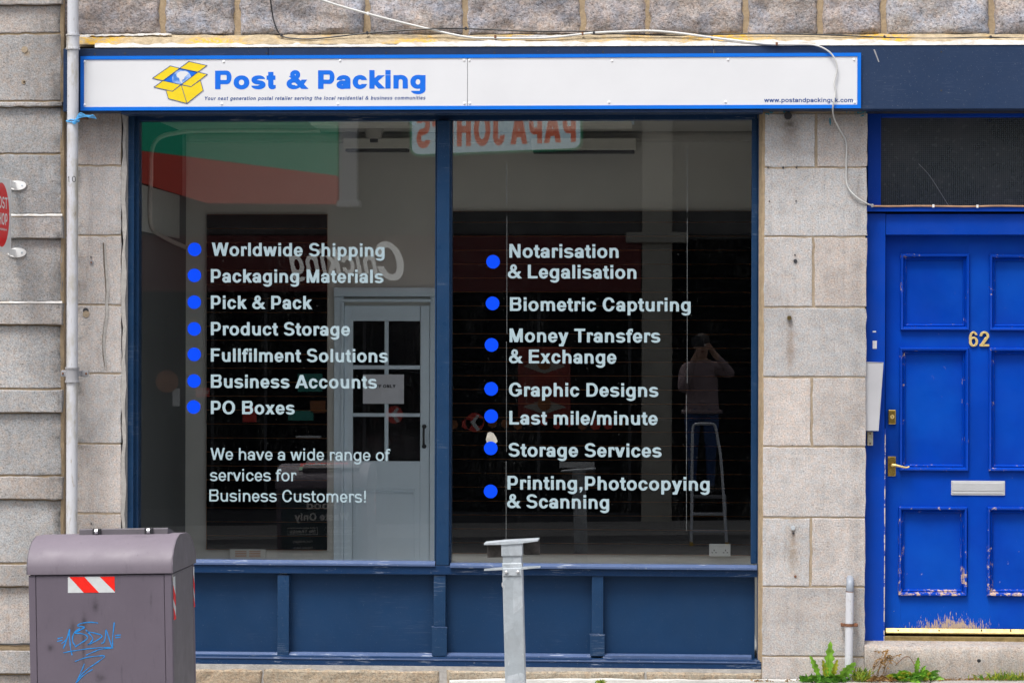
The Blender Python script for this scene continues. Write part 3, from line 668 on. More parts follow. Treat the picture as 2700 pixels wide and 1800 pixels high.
def pstone(parent, x0, y0, x1, y1, yf, mat, **k):
    cx, cy = (x0 + x1) / 2, (y0 + y1) / 2
    return stone(parent, W(x0, cy, yf).x, W(x1, cy, yf).x, W(cx, y1, yf).z, W(cx, y0, yf).z, yf, mat, **k)

XL, XR = -5.4, X(3300)
bld = thing('granite_building', 'pale grey granite building with rock-faced blocks above a navy shopfront and blue door', 'building', (X(1600), .3, 0))
# rock-faced course above the fascia and one more above it
J = [150, 427, 625, 968, 1227, 1536, 1707, 1965, 2162, 2329, 2614, 2900, 3200]
for a, b in zip(J[:-1], J[1:]): pstone(bld, a + 8, -142, b - 7, 94, .006, 'granite_rock', step=.019, rock=.030, jit=.006, edge=.010, off=a)
J2 = [150, 330, 700, 880, 1330, 1620, 1850, 2060, 2420, 2760, 3200]
for a, b in zip(J2[:-1], J2[1:]): pstone(bld, a + 8, -385, b - 7, -155, .006, 'granite_rock', step=.05, rock=.030, jit=.006, edge=.010, off=a * 2)
mb = MB(); mb.box(X(150), XR, .016, .30, Z(118), 3.95); mb.build('mortar_bed', 'mortar_tan', bld)
mb = MB(); mb.box(X(150), XR, .0, .35, 3.96, 8.2, .01); mb.build('upper_wall', 'granite_plain', bld)
# left pier
L = [296, 437, 621, 804, 984, 1170, 1353, 1540, 1724, 1830]
for a, b in zip(L[:-1], L[1:]): pstone(bld, 172, a + 2.5, 319, b - 2.5, 0, 'granite_pier')
mb = MB(); mb.box(X(168), X(318), .0035, .30, -.3, Z(290)); mb.build('mortar_bed', 'mortar', bld)
mb = MB(); mb.grid([[(X(318.5 + (3 if k % 2 else 0) + 3 * math.sin(k * .9)), .004, Z(296 + k * 38)), (X(331.5 + 2.5 * math.sin(k * 1.7 + 1)), -.002, Z(296 + k * 38)), (X(333.5), .035, Z(296 + k * 38))] for k in range(41)]); mb.build('pointing_bead', 'mortar_grey', bld, smooth=True)
mb = MB(); mb.grid([[(X(2000), .036, Z(298 + k * 36)), (X(2009 + 1.5 * math.sin(k * 1.3)), .002, Z(298 + k * 36)), (X(2016.5 + 1.5 * math.sin(k * .8)), .003, Z(298 + k * 36))] for k in range(41)]); mb.build('pointing_bead', 'mortar_tan', bld, smooth=True)
# long crack filled with grey mortar in the left pier
crk = [(277, 640), (279, 690), (283, 740), (284, 770), (281, 800), (282, 830), (276, 870), (273, 905), (277, 940), (280, 975)]
m = MB(); m.grid([[W(x - w_, y, -.003), W(x + w_, y, -.003)] for (x, y), w_ in zip(crk, (1.5, 3, 3.5, 5, 4.5, 4, 4, 3.5, 3, 2))]); m.build('crack_filler', 'mortar_grey', bld)
m = MB(); m.grid([[W(x - 5 + 1.5 * math.sin(y), y, -.0034), W(x - 3.4, y, -.0034)] for x, y in crk]); m.build('crack', 'mortar_dark', bld)
# right pier
RY = [298, 442, 624, 810, 994, 1177, 1364, 1546, 1730, 1830]; RV = [2152, None, 2145, None, 2140, None, 2138, None, None]
for k, (a, b) in enumerate(zip(RY[:-1], RY[1:])):
    sh = -k * 1.0; l_, r_ = 2017 + sh, 2287 + sh
    if RV[k]:
        pstone(bld, l_, a + 2.5, RV[k] - 3.5, b - 2.5, 0, 'granite_pier'); pstone(bld, RV[k] + 3.5, a + 2.5, r_, b - 2.5, 0, 'granite_pier')
    else: pstone(bld, l_, a + 2.5, r_, b - 2.5, 0, 'granite_pier')
mb = MB(); mb.box(X(2010), X(2281), .0035, .32, -.3, Z(290)); mb.build('mortar_bed', 'mortar', bld)
for k in range(8):   # pier on the far side of the door
    pstone(bld, 2886, RY[k] + 2.5, 3160, RY[k + 1] - 2.5, 0, 'granite_pier')
mb = MB(); mb.box(X(2889), XR, .0055, .32, -.3, Z(290)); mb.build('mortar_bed', 'mortar', bld)
# fixings and drill holes left in the piers
def fixing(px, py, r, mat='dark_metal', d=.004, name='old_fixing'):
    m = MB(); p = W(px, py, 0); m.cyl((p.x, -d, p.z), (p.x, .004, p.z), r, 9, r * 1.1); return m.build(name, mat, bld)
for a in [(2097, 688, .010), (2096, 672, .004), (2065, 442, .005), (2025, 442, .004), (2100, 442, .004), (2029, 531, .004), (2099, 530, .004), (2092, 1405, .006), (241, 1380, .004), (240, 678, .004)]: fixing(*a)
fixing(2081, 838, .012, 'brass_dull', .022); fixing(2078, 306, .02, 'dark_metal', .02); fixing(2091, 1391, .012, 'galvanised', .008); fixing(2097, 1519, .007, 'rust', .004); fixing(241, 692, .014, 'collar_grey', .003); fixing(241, 692, .005, 'rust', .008); fixing(227, 828, .019, 'mortar', .003); fixing(226, 819, .016, 'dark_metal', .002)
# sloping mortar ledge with yellow lichen, and white sealant along the fascia
def strip(name, mat, x0, x1, fa, fb, n, ya, yb, parent):
    m = MB(); m.grid([[W(x, fa(x), ya), W(x, (fa(x) * .5 + fb(x) * .5), (ya + yb) / 2 - .004), W(x, fb(x), yb)] for x in np.linspace(x0, x1, n)]); return m.build(name, mat, parent, smooth=True)
nz = lambda x, s, k=0: mnoise.fractal(Vector((x * s, k, .3)), 1.0, 2.0, 4)
strip('mortar_ledge', 'lichen_ledge', 205, 3250, lambda x: 93 + 3 * nz(x, .02) - .001 * x, lambda x: 118 - .0015 * x, 220, .000, -.10, bld)
strip('sealant', 'sealant', 250, 3250, lambda x: 113 + 4.5 * nz(x, .018, 4) - max(0, 6 * nz(x, .004, 9)) - .002 * x + (4 if x < 1050 else 0), lambda x: 126.5 - .003 * x, 420, -.086, -.144, bld)
strip('sealant', 'sealant', 207, 452, lambda x: 92 - .018 * (x - 207) + 2 * nz(x, .05, 2), lambda x: 97 - .018 * (x - 207) + 3.5 * nz(x, .06, 5) + (12 if x < 238 else 0) * (1 - (x - 207) / 31 if x < 238 else 0), 50, -.012, -.03, bld)
strip('sealant', 'sealant', 212, 272, lambda x: 106 + 2 * nz(x, .05, 7), lambda x: 117 + 3 * nz(x, .05, 8), 16, -.05, -.075, bld)
strip('sealant', 'sealant', 1350, 1480, lambda x: 93 + 2.5 * nz(x, .05, 1), lambda x: 98 + 2 * nz(x, .06, 3), 30, -.02, -.03, bld)
# plinth under the shopfront and white-rendered wall foot
for a, b in ((250, 690), (696, 1158), (1178, 1700), (1706, 2008)): pstone(bld, a, 1763 + (a - 300) * .007, b, 1860, .0, 'granite_plinth', step=.05, amp=.004, jit=.004, edge=.008)
mb = MB(); mb.box(X(250), X(2009), .012, .3, -.4, Z(1758)); mb.build('mortar_bed', 'mortar_grey', bld)
mb = MB(); mb.grid([[W(x, 1790 - .001 * x + 3.5 * nz(x, .012, 3) + max(0, (1330 - x) * .03), -.012), W(x, 1792 + 2 * nz(x, .02, 5) + max(0, (1330 - x) * .03), -.045), W(x, 1850, -.055)] for x in np.linspace(1185, 2135, 90)]); mb.build('white_render_foot', 'white_render', bld, smooth=True)

# neighbouring wall on the left
YN = -.07
nb = thing('neighbouring_wall', 'banded granite wall of the next house left of the downpipe', 'wall', (X(80, YN), YN, 0))
rowsN = [(-330, -160, 0), (-155, -30, 0), (-25, 13, 1), (17, 87, 0), (93, 266, 0), (270, 281, 1), (285, 404, 0), (409, 564, 0), (570, 628, 1), (631, 794, 0), (799, 855, 1), (859, 1022, 0), (1028, 1086, 1), (1089, 1250, 0), (1256, 1314, 1), (1317, 1481, 0), (1487, 1543, 1), (1546, 1698, 0), (1713, 1773, 1), (1777, 1850, 0)]
for a, b, pr in rowsN:
    for u, v in ((-420, 164), (-1100, -426)): pstone(nb, u, a, v - (2 if not pr else 0), b, YN - (.028 if pr else 0), 'granite_neighbour', step=.05, jit=.0035, edge=.003, amp=.0012)
mb = MB(); mb.box(X(-1200, YN), X(160, YN), YN + .007, .4, -.3, Z(-330, YN)); mb.build('mortar_bed', 'mortar_tan', nb)
mb = MB(); mb.box(X(-1200, YN), X(164, YN), YN, .4, Z(-332, YN), 8.0, .01); mb.build('upper_wall', 'granite_plain', nb)
mb = MB(); mb.grid([[W(160 + 3 * nz(y, .02), y, YN - .002), W(168 + 2.5 * nz(y, .03, 4), y, YN + .01), W(173, y, -.005)] for y in np.linspace(-100, 1800, 120)]); mb.build('corner_pointing', 'mortar_tan', nb, smooth=True)
for y in (565, 795):
    mb = MB(); mb.grid([[W(x, y - 1 + 1.2 * nz(x, .05), YN - .004), W(x, y + 4, YN - .031), W(x, y + 5.2 + nz(x, .08), YN - .0295)] for x in np.linspace(-100, 164, 40)]); mb.build('white_pointing', 'sealant', nb)
for (px, py, r_) in ((65, 131, .018), (62, 217, .012), (64, 217, .006)):
    p = W(px, py, YN); m = MB(); m.cyl((p.x, YN - .003, p.z), (p.x, YN + .01, p.z), r_, 10); m.build('filled_hole', 'mortar' if r_ > .01 else 'rust', nb)

# ------------------------------------------------------------------ shopfront: fascia, frame, panels, panes and vinyl lettering
YF = -.14                                  # fascia face
shop = thing('shopfront', 'navy painted timber shopfront with two large panes under a long fascia', 'shopfront', (X(1170), .05, Z(1765)))
mb = MB()
zb0, zt0 = Z(291.5, YF, 1200), Z(124, YF, 1200)
for a, b in ((165, 705), (705.8, 1880), (1880.8, 3260)): mb = MB(); mb.box(X(a, YF), X(b, YF), YF, .02, zb0, zt0, .003); mb.build('fascia_board', 'navy_fascia', shop)
mb = MB(); mb.box(X(318, YF), X(2011, YF), YF - .004, .012, zb0 - .014, zb0 - .001, .003); mb.build('fascia_drip', 'navy_fascia', shop)
mb = MB(); mb.box(X(318), X(3200), .0215, .30, zb0 - .002, zb0 + .30); mb.build('lintel', 'dark_metal', shop)  # dark material: shade below the fascia is put into the lintel's colour
for px, py in ((250, 143), (330, 142), (460, 143), (703, 141), (720, 141), (1018, 140), (1304, 140), (1590, 138), (1874, 138), (1886, 138), (2482, 137), (2482, 239)):
    p = W(px, py, YF); m = MB(); m.cyl((p.x, YF - .0012, p.z), (p.x, YF + .002, p.z), .0052, 8); m.build('screw', 'dark_metal', shop)
m = MB(); m.grid([[W(2304 + k * 1.3 - 1.2, 131 + k * 3.3, YF - .0008), W(2306.5 + k * 1.2 + .4, 131 + k * 3.3, YF - .0008)] for k in range(11)]); m.build('scratch', 'collar_grey', shop)
# window frame
YJ = .035
for x0, x1, yf, nm in ((332, 352, YJ, 'jamb'), (1998, 2010, YJ, 'jamb')):
    mb = MB(); pbox(mb, x0, 296, x1, 1766, yf, .17, .004); mb.build(nm, 'navy_frame', shop)
for x0, x1 in ((352.5, 365), (1981, 1997.5)): mb = MB(); pbox(mb, x0, 312, x1, 1486, .075, .165, .004); mb.build('glazing_bead', 'navy_frame', shop)
mb = MB(); pbox(mb, 352.5, 292, 1997.5, 317, .075, .17, .003); mb.build('head_rail', 'navy_rail', shop)
mb = MB(); pbox(mb, 1151, 317.5, 1185, 1490, .030, .165, .005); mull = mb.build('mullion', 'navy_frame', shop)
for x0, x1 in ((1146.5, 1150.5), (1185.5, 1190)): mb = MB(); pbox(mb, x0, 318, x1, 1484, .075, .16, .002); mb.build('glazing_bead', 'navy_frame', shop)
# sill: sloped weathering then rail
def hprof(name, mat, x0, x1, prof, parent):
    mb = MB(); mb.prismx([(y, W((x0 + x1) / 2, py, y).z) for y, py in prof], X(x0, .02), X(x1, .02)); return mb.build(name, mat, parent)
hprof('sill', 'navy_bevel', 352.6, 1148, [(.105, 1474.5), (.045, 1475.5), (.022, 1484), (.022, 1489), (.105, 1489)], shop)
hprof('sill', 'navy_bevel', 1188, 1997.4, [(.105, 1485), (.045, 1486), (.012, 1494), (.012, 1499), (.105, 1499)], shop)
mb = MB(); pbox(mb, 352.6, 1490, 1997.4, 1514.5, .032, .16, .004); mb.build('rail', 'navy_rail', shop)
PX = [(345, 731), (762, 1143), (1175, 1560), (1591, 1984)]
for a, b in PX:
    mb = MB(); pbox(mb, a - 6, 1505, b + 6, 1740, .095, .12); mb.build('stall_panel', 'navy_paint', shop)
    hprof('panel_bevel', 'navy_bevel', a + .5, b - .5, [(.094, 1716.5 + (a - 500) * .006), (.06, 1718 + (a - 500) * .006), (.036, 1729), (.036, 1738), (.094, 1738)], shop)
for x0, x1 in ((731, 762), (1143, 1175), (1560, 1591)):
    mb = MB(); pbox(mb, x0, 1515, x1, 1730, .040, .13, .006); st = mb.build('stile', 'navy_frame', shop)
    if x0 > 1000:
        cy = 1652 if x0 < 1300 else 1672
        m = MB(); m.grid([[W(x, cy - 2 + 4 * nz(x, .11, x0), .030), W(x, cy + 6, .031), W(x, 1728, .034)] for x in np.linspace(x0 - 4, x1 + 3, 14)]); m.build('patched_foot', 'navy_frame', st, smooth=True)
        m = MB(); m.tube([W(x, cy + 2 * nz(x, .2, 2 + x0), .0325) for x in np.linspace(x0 - 5, x1 + 4, 16)], .0028, 6); m.build('paint_ridge', 'navy_bevel', st, smooth=True)
mb = MB(); pbox(mb, 333, 1731, 2009, 1765, .016, .15, .005); mb.build('bottom_rail', 'navy_rail', shop)
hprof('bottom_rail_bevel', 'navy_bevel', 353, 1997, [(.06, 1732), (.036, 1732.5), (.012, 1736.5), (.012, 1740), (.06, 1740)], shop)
# panes
def pane(x0, x1, y1):
    mb = MB(); pbox(mb, x0, 314, x1, y1, YG, YG + .006); return mb.build('glass_pane', 'window_glass', shop)
pL = pane(362, 1149, 1479); pR = pane(1187, 1984, 1489)
YV = YG - .0012
cap = 35
LEFT = [('Worldwide Shipping', 558.6, 1014, 674.6, 677), ('Packaging Materials', 556, 1011, 744.5, 746), ('Pick & Pack', 556, 823, 814, 815), ('Product Storage', 556, 923, 883.5, 885), ('Fullfilment Solutions', 556, 1023, 953.2, 955), ('Business Accounts', 556, 994, 1022, 1024), ('PO Boxes', 556, 777, 1091, 1092)]
RIGHT_ = [('Notarisation', 1343, 1631, 679.3, 680), ('& Legalisation', 1339, 1678, 733.5, 735), ('Biometric Capturing', 1344.6, 1821, 819.5, 821), ('Money Transfers', 1343.6, 1741, 901.7, 903), ('& Exchange', 1342, 1625, 957, 958.5), ('Graphic Designs', 1342, 1736, 1044.5, 1046), ('Last mile/minute', 1343, 1734, 1118.5, 1120), ('Storage Services', 1341, 1744.5, 1203, 1205), ('Printing,Photocopying', 1338, 1871, 1289.6, 1293), ('& Scanning', 1337, 1606, 1338, 1341)]
for t_, a, b, y0, y1 in LEFT: text(t_, a, b, y0, cap, YV, 'vinyl_letter', pL, base1=y1)
for t_, a, b, y0, y1 in (('We have a wide range of', 555, 1029, 1211.5, 1214.5), ('services for', 553.5, 781, 1267, 1268), ('Business Customers!', 552, 964.6, 1321, 1324)): text(t_, a, b, y0, 31.5, YV, 'vinyl_letter', pL, F=REG, base1=y1)
for t_, a, b, y0, y1 in RIGHT_: text(t_, a, b, y0, 36, YV, 'vinyl_letter', pR, base1=y1)
for x, y in ((513, 657.5), (512.5, 726), (512, 796.5), (512, 867), (512, 934), (511.5, 1004), (510.5, 1072.5)): flat('bullet_dot', [disc(x, -y, 18)], lambda u, v: W(u, -v, YV), 'vinyl_dot', pL)
for x, y in ((1300, 690), (1298.7, 799.7), (1296, 909), (1295, 1024.7), (1295, 1096.8), (1294, 1181), (1293.6, 1294.7)): flat('bullet_dot', [disc(x, -y, 18)], lambda u, v: W(u, -v, YV), 'vinyl_dot', pR)
flat('torn_sticker', [[(1286, -1140), (1293, -1138), (1301, -1141), (1308, -1152), (1312, -1163), (1306, -1170), (1284, -1168), (1281, -1158)]], lambda u, v: W(u, -v, YV + .0004), 'old_paper', pR)
for x_, ya_, yb2 in ((1336, 430, 540), (1336.5, 570, 880), (1335.5, 900, 1190), (1334.5, 1215, 1420), (1812, 392, 560), (1812, 575, 1010), (1810, 1040, 1400)): m = MB(); m.grid([[W(x_ - .55, y, YV), W(x_ + .55, y, YV)] for y in (ya_, yb2)]); m.build('scratch', 'glass_scratch', pR)

random.seed(31)
for k in range(26):                        # flecks of old teal paint along the top of the right pier
    cx = random.choice((random.uniform(2212, 2285), random.uniform(2018, 2080), random.uniform(2260, 2286))); cy = 295 + abs(random.gauss(0, 5)); r0 = random.uniform(1.2, 4)
    flat('paint_fleck', [[(cx + r0 * random.uniform(.6, 1.3) * math.cos(a), -cy + .6 * r0 * random.uniform(.5, 1.2) * math.sin(a)) for a in np.linspace(0, 5.6, 8)]], lambda u, v: W(u, -v, -.0035 - .00004 * k), 'teal_paint', bld)
flat('paint_fleck', [[(2187, -311), (2190, -312), (2191, -324), (2189, -334), (2186.5, -322)]], lambda u, v: W(u, -v, -.0035), 'teal_paint', bld)

# ------------------------------------------------------------------ shop sign on the fascia
YS = YF - .012
sg = thing('shop_sign', 'long white sign with blue border and yellow box logo above the window', 'sign', (X(1240, YS), YS, Z(290, YS, 1240)))
zt, zb = Z(144.3, YS, 1240), Z(289, YS, 1240); x0, x1 = X(210.8, YS), X(2268.5, YS)
mb = MB(); mb.ring(x0, x1, zb, zt, [(0, YF - .0005), (0, YS - .004), (.0185, YS - .004), (.0185, YS)]); mb.build('border', 'sign_blue', sg)
zi, zo = zb + .019, zt - .019; xm_ = X(1231, YS)
for a, b in ((x0 + .019, xm_ - .0012), (xm_ + .0012, x1 - .019)): mb = MB(); mb.box(a, b, YS, YF - .0005, zi, zo, .001); mb.build('panel', 'sign_white', sg)
for px, py in ((223, 163), (223, 277), (590, 163), (585, 274), (897, 160.5), (891, 274), (1224, 159.5), (1238, 159.5), (1225, 273), (1239, 272.5), (1614, 161), (1606, 270), (1920, 158), (1913, 269.5), (2252, 158), (2253, 271)):
    p = W(px, py, YS); m = MB(); m.ball((p.x, YS, p.z), .0075, 10, (1, .6, 1)); m.build('screw_cap', 'screw_cap', sg, smooth=True)
Y1 = YS - .0006
text('Post & Packing', 567, 1122, 235.8, 49, Y1, 'print_blue', sg, F=Face_(.235, .165, 1.28), track=.0, word=1.2, base1=234)
text('Your next generation postal retailer serving the local residential & business communities', 540, 1122, 264.6, 9.6, Y1, 'print_navy', sg, F=Face_(.150, .115), track=.05, word=1.25, shear=.21, base1=263)
text('www.postandpackinguk.com', 2015, 2249.5, 269.8, 11.5, Y1, 'print_navy', sg, F=Face_(.17, .12, 1.25), track=.0)
LM = lambda u, v: (380 + u / 3.0154, 150 + v / 3.0154)
def logo(name, pts, mat, dy, parent): return flat(name, [[(a, -b) for a, b in pts]], lambda u, v: W(*LM(u, -v), Y1 - dy), mat, parent)
lg = logo('logo', [(283, 92), (428, 122), (295, 222), (150, 190)], 'print_blue', 0, sg)
cl = []
for k in range(48):                        # globe, cut by the front edges of the box opening
    a = 2 * math.pi * k / 48; u, v = 298 + 76 * math.cos(a), 174 + 72 * math.sin(a)
    v = max(v, 94 + (u - 283) * .205 if u > 283 else 92 + (283 - u) * .74); v = min(v, 222 - (u - 295) * .75 if u > 295 else 222 - (295 - u) * .222); cl.append((u, v))
logo('globe', cl, 'globe_blue', .0004, lg)
logo('continent', [(268, 128), (290, 116), (322, 114), (345, 122), (352, 136), (335, 150), (322, 163), (318, 178), (305, 182), (298, 195), (306, 208), (296, 210), (284, 192), (278, 170), (262, 160), (256, 144)], 'sign_white', .0008, lg)
for pts in ([(355, 38), (500, 70), (428, 122), (283, 92)], [(207, 73), (283, 92), (150, 190), (66, 172)], [(150, 190), (293, 222), (225, 275), (78, 242)], [(428, 122), (503, 140), (373, 238), (295, 222)], [(172, 263), (225, 275), (295, 224), (340, 372), (193, 333)], [(295, 224), (373, 238), (447, 186), (470, 268), (340, 372)]):
    logo('box_flap', pts, 'print_yellow', .0012, lg)
    m = MB()
    for i, (a, b) in enumerate(zip(pts, pts[1:] + pts[:1])):
        t = Vector((b[0] - a[0], b[1] - a[1])).normalized(); n_ = Vector((-t.y, t.x)) * 2.3; e_ = t * 2
        q = [(a[0] - e_.x + n_.x, a[1] - e_.y + n_.y), (b[0] + e_.x + n_.x, b[1] + e_.y + n_.y), (b[0] + e_.x - n_.x, b[1] + e_.y - n_.y), (a[0] - e_.x - n_.x, a[1] - e_.y - n_.y)]
        m.face(*[W(*LM(*p), Y1 - .0016 - .00012 * i) for p in q])
    m.build('outline', 'print_navy', lg)

# ------------------------------------------------------------------ blue front door and its frame
YDF, YD = .10, .175
fr = thing('door_frame', 'blue door frame with dark wired-glass fanlight over the door at 62', 'door frame', (X(2580, YDF), YDF, Z(1694, YDF, 2580)))
for x0_, x1_, c0, c1 in ((2286, 2335, 2281, 2331), (2826, 2875, 2818, 2867)):
    m = MB(); q = [W(x0_, 563, YDF), W(x1_, 563, YDF), W(c1 - 1, 1694, YDF), W(c0 - 3, 1694, YDF)]; m.prism([(p.x, p.z) for p in q], YDF, .30); m.build('jamb', 'frame_blue', fr)
m = MB(); pbox(m, 2336, 564, 2825, 619, YDF + .001, .30, .003); m.build('head', 'frame_blue', fr)
m = MB(); pbox(m, 2280, 545, 2880, 557.5, YDF - .03, .28, .003); m.build('transom', 'frame_blue', fr)
for x0_, x1_ in ((2288, 2323), (2838, 2873)): m = MB(); pbox(m, x0_, 293, x1_, 545, .14, .28, .003); m.build('fanlight_jamb', 'frame_blue', fr)
m = MB(); pbox(m, 2323.5, 293, 2837.5, 309, .15, .28, .003); m.build('fanlight_head', 'frame_blue', fr)
m = MB(); pbox(m, 2321, 300, 2840, 546, .195, .203); m.build('fanlight_pane', 'wired_glass', fr)
m = MB(); m.tube(spline([W(2422, 432, .1945), W(2450, 462, .1945), W(2478, 505, .1945), W(2502, 544, .1945)], 6), .0012, 5); m.build('crack', 'collar_grey', fr)
m = MB(); m.box(X(2270), X(2900), .305, .36, -.2, zb0 + .3); m.build('hall_back', 'dark_metal', fr)
m = MB(); pbox(m, 2332, 1678, 2826, 1690, .115, .24, .003); m.build('threshold_bar', 'brass_dull', fr)
m = MB(); pbox(m, 2301, 898, 2312, 919, YDF - .0015, YDF + .002); m.build('torn_label', 'paper', fr)
m = MB(); pbox(m, 2301, 872, 2310, 876, YDF - .001, YDF + .002); m.build('torn_label', 'paper', fr)
g_ = MB(); g_.grid([[W(2333.2 - (y - 1100) * .0056 + .8 * nz(y, .03), y, YDF - .0008), W(2335.4 - (y - 1100) * .0056, y, YDF - .0004), W(2335.6 - (y - 1100) * .0056, y, YDF + .01)] for y in np.linspace(1130, 1690, 60)]); g_.build('worn_edge', 'door_edge_worn', fr)
dr = thing('front_door', 'bright blue panelled front door with brass numbers 62 and chipped foot', 'door', (X(2580, YD), YD, Z(1672, YD, 2580)))
PAN = [(2373.5, 669, 2556, 871), (2371, 916, 2554, 1241), (2368, 1335, 2550, 1570), (2608, 671, 2790, 872), (2606, 917, 2788, 1242), (2602, 1336, 2784, 1571)]
# leaf: stiles and rails around the sunk panels
zc = [620, 672, 868, 919, 1238, 1338, 1567, 1657]
def dbox(name, x0, y0, x1, y1, yf=YD, yb=.225, mat='door_blue', bev=.002, par=None): m = MB(); pbox(m, x0, y0, x1, y1, yf, yb, bev); return m.build(name, mat, par or dr)
dbox('stile', 2334, 616, 2376, 1657.5, YD); dbox('stile', 2784, 616, 2828, 1657.5, YD); dbox('stile', 2552, 617, 2611, 1657, YD + .0008)
for a, b in ((617, 674), (866, 921), (1236, 1340), (1565, 1657)): dbox('rail', 2336, a, 2826, b, YD + .0016)
for x0_, y0_, x1_, y1_ in PAN:
    p = dbox('panel', x0_ + 8, y0_ + 8, x1_ - 8, y1_ - 8, YD + .020, .215)
    a, b = W(x0_, (y0_ + y1_) / 2, YD).x, W(x1_, (y0_ + y1_) / 2, YD).x; t_, u_ = W((x0_ + x1_) / 2, y0_, YD).z, W((x0_ + x1_) / 2, y1_, YD).z
    m = MB(); m.ring(a, b, u_, t_, [(0, YD + .003), (.001, YD - .016), (.005, YD - .022), (.013, YD - .020), (.019, YD - .006), (.022, YD + .002), (.027, YD - .003), (.031, YD + .004), (.035, YD + .021)]); m.build('moulding', 'door_blue_chipped', p, smooth=True)
m = MB(); hp = [(YD + .002, 1656), (YD - .012, 1657), (YD - .030, 1668), (YD - .030, 1671), (YD + .002, 1671)]
m.prismx([(y, W(2580, py, y).z) for y, py in hp], X(2337, YD), X(2824, YD)); wb_ = m.build('weather_bar', 'brass_dull', dr)
for px in (2368, 2476, 2588, 2665, 2760):
    p = W(px, 1660, YD - .022); m = MB(); m.cyl((p.x, YD - .026, p.z), (p.x, YD - .014, p.z), .004, 8); m.build('screw', 'dark_metal', wb_)
# brass digits with rounded serif shapes
def digit(name, outline, holes=()):
    cu = bpy.data.curves.new('tmp', 'CURVE'); cu.dimensions = '2D'; cu.fill_mode = 'BOTH'; cu.extrude = .004; cu.bevel_depth = .0012
    for lp in [outline, *holes]:
        sp = cu.splines.new('POLY'); sp.points.add(len(lp) - 1); sp.use_cyclic_u = True
        for q, p in zip(sp.points, lp): q.co = (p[0], p[1], 0, 1)
    ob = bpy.data.objects.new('tmp', cu); COL.objects.link(ob); me = bpy.data.meshes.new_from_object(ob.evaluated_get(bpy.context.evaluated_depsgraph_get())); bpy.data.objects.remove(ob)
    for v in me.vertices: v.co = Vector((v.co.x, YD - .006 - v.co.z * 1, v.co.y)) - ORG[dr.name]
    me.materials.clear(); me.materials.append(MATS['brass_pale']); me.name = name; return link(name, me, dr, ORG[dr.name])
NUM = Face_(.118, .075)
def num(ch, px0, px1):
    lps = glyph(ch, NUM); xs2 = [p[0] for lp in lps for p in lp]; a, b = min(xs2), max(xs2); w0, w1 = X(px0, YD), X(px1, YD); z0_, z1_ = Z(912.5, YD, 2580), Z(874.5, YD, 2580)
    f_ = lambda p: (w0 + (p[0] - a) / (b - a) * (w1 - w0), z0_ + p[1] / .716 * (z1_ - z0_)); L_ = [[f_(p) for p in lp] for lp in lps]; L_.sort(key=lambda l: -len(l) * (max(p[1] for p in l) - min(p[1] for p in l)))
    return digit('numeral', L_[0], L_[1:])
num('6', 2555, 2578); num('2', 2583, 2607.5)
for px, py in ((2563, 880), (2572, 908), (2594, 909)):
    p = W(px, py, YD - .012); m = MB(); m.ball((p.x, YD - .0115, p.z), .0022, 8); m.build('screw', 'rust', dr)
# night latch, lever handle, letter plate
nl = dbox('night_latch', 2342, 1080, 2362, 1118, YD - .016, YD + .003, 'brass', .004)
p = W(2352, 1098, YD); m = MB(); m.cyl((p.x, YD - .022, p.z), (p.x, YD - .010, p.z), .0115, 16); cy_ = m.build('cylinder', 'brass_pale', nl, smooth=True)
m = MB(); m.box(p.x - .0012, p.x + .0012, YD - .0226, YD - .02, p.z - .005, p.z + .005); m.build('keyhole', 'dark_metal', nl)
hp_ = dbox('handle_plate', 2340.5, 1203, 2362, 1254.5, YD - .006, YD + .003, 'brass', .002)
p = W(2352, 1225, YD); m = MB(); m.cyl((p.x, YD - .03, p.z), (p.x, YD - .004, p.z), .011, 14); m.build('boss', 'brass', hp_, smooth=True)
m = MB(); pts = spline([(p.x, YD - .040, p.z + .001), (p.x + .02, YD - .045, p.z - .001), (p.x + .05, YD - .047, p.z - .008), (p.x + .075, YD - .044, p.z - .012), (p.x + .09, YD - .040, p.z - .007)], 5)
m.tube(pts, [.0075 - .0035 * k / len(pts) for k in range(len(pts))], 10); m.cyl((p.x, YD - .046, p.z), (p.x, YD - .028, p.z), .0075, 12); m.build('lever', 'brass_pale', hp_, smooth=True)
for px, py in ((2343.5, 1207), (2359, 1207), (2343.5, 1251), (2359, 1251)): q = W(px, py, YD); m = MB(); m.ball((q.x, YD - .006, q.z), .0022, 8); m.build('screw', 'brass_dull', hp_)
lp_ = dbox('letter_plate', 2508, 1267, 2650, 1305, YD - .005, YD + .003, 'aluminium', .0025)
m = MB(); pbox(m, 2511, 1271.5, 2647, 1294, YD - .009, YD - .004, .002); m.build('flap', 'aluminium', lp_)
m = MB(); pbox(m, 2511, 1296.5, 2647, 1301, YD - .0075, YD - .004, .002); m.build('lip', 'aluminium', lp_)
# stone doorstep
stp = thing('door_step', 'worn granite doorstep below the blue door', 'step', (X(2580), .0, 0))
m = MB(); sz = Z(1705, -.02, 2500); rr_ = []
for k, x in enumerate(np.linspace(X(2281), X(3000), 26)):
    j = .004 * nz(x * 100, .06); rr_.append([(x, .30, sz + .022), (x, .10, sz + .018), (x, .012, sz + .006 + j), (x, -.012, sz - .004 + j), (x, -.022 + j, sz - .020), (x, -.024 + j, sz - .08), (x, -.022, -.08)])
m.grid(rr_); m.face(*rr_[0]); m.build('tread', 'granite_step', stp, smooth=True)
p = W(2581, 1741, -.02); m = MB(); m.ball((p.x, -.018, p.z), .017, 10, (1, .5, .95)); m.build('drain_hole', 'black_rubber', stp)
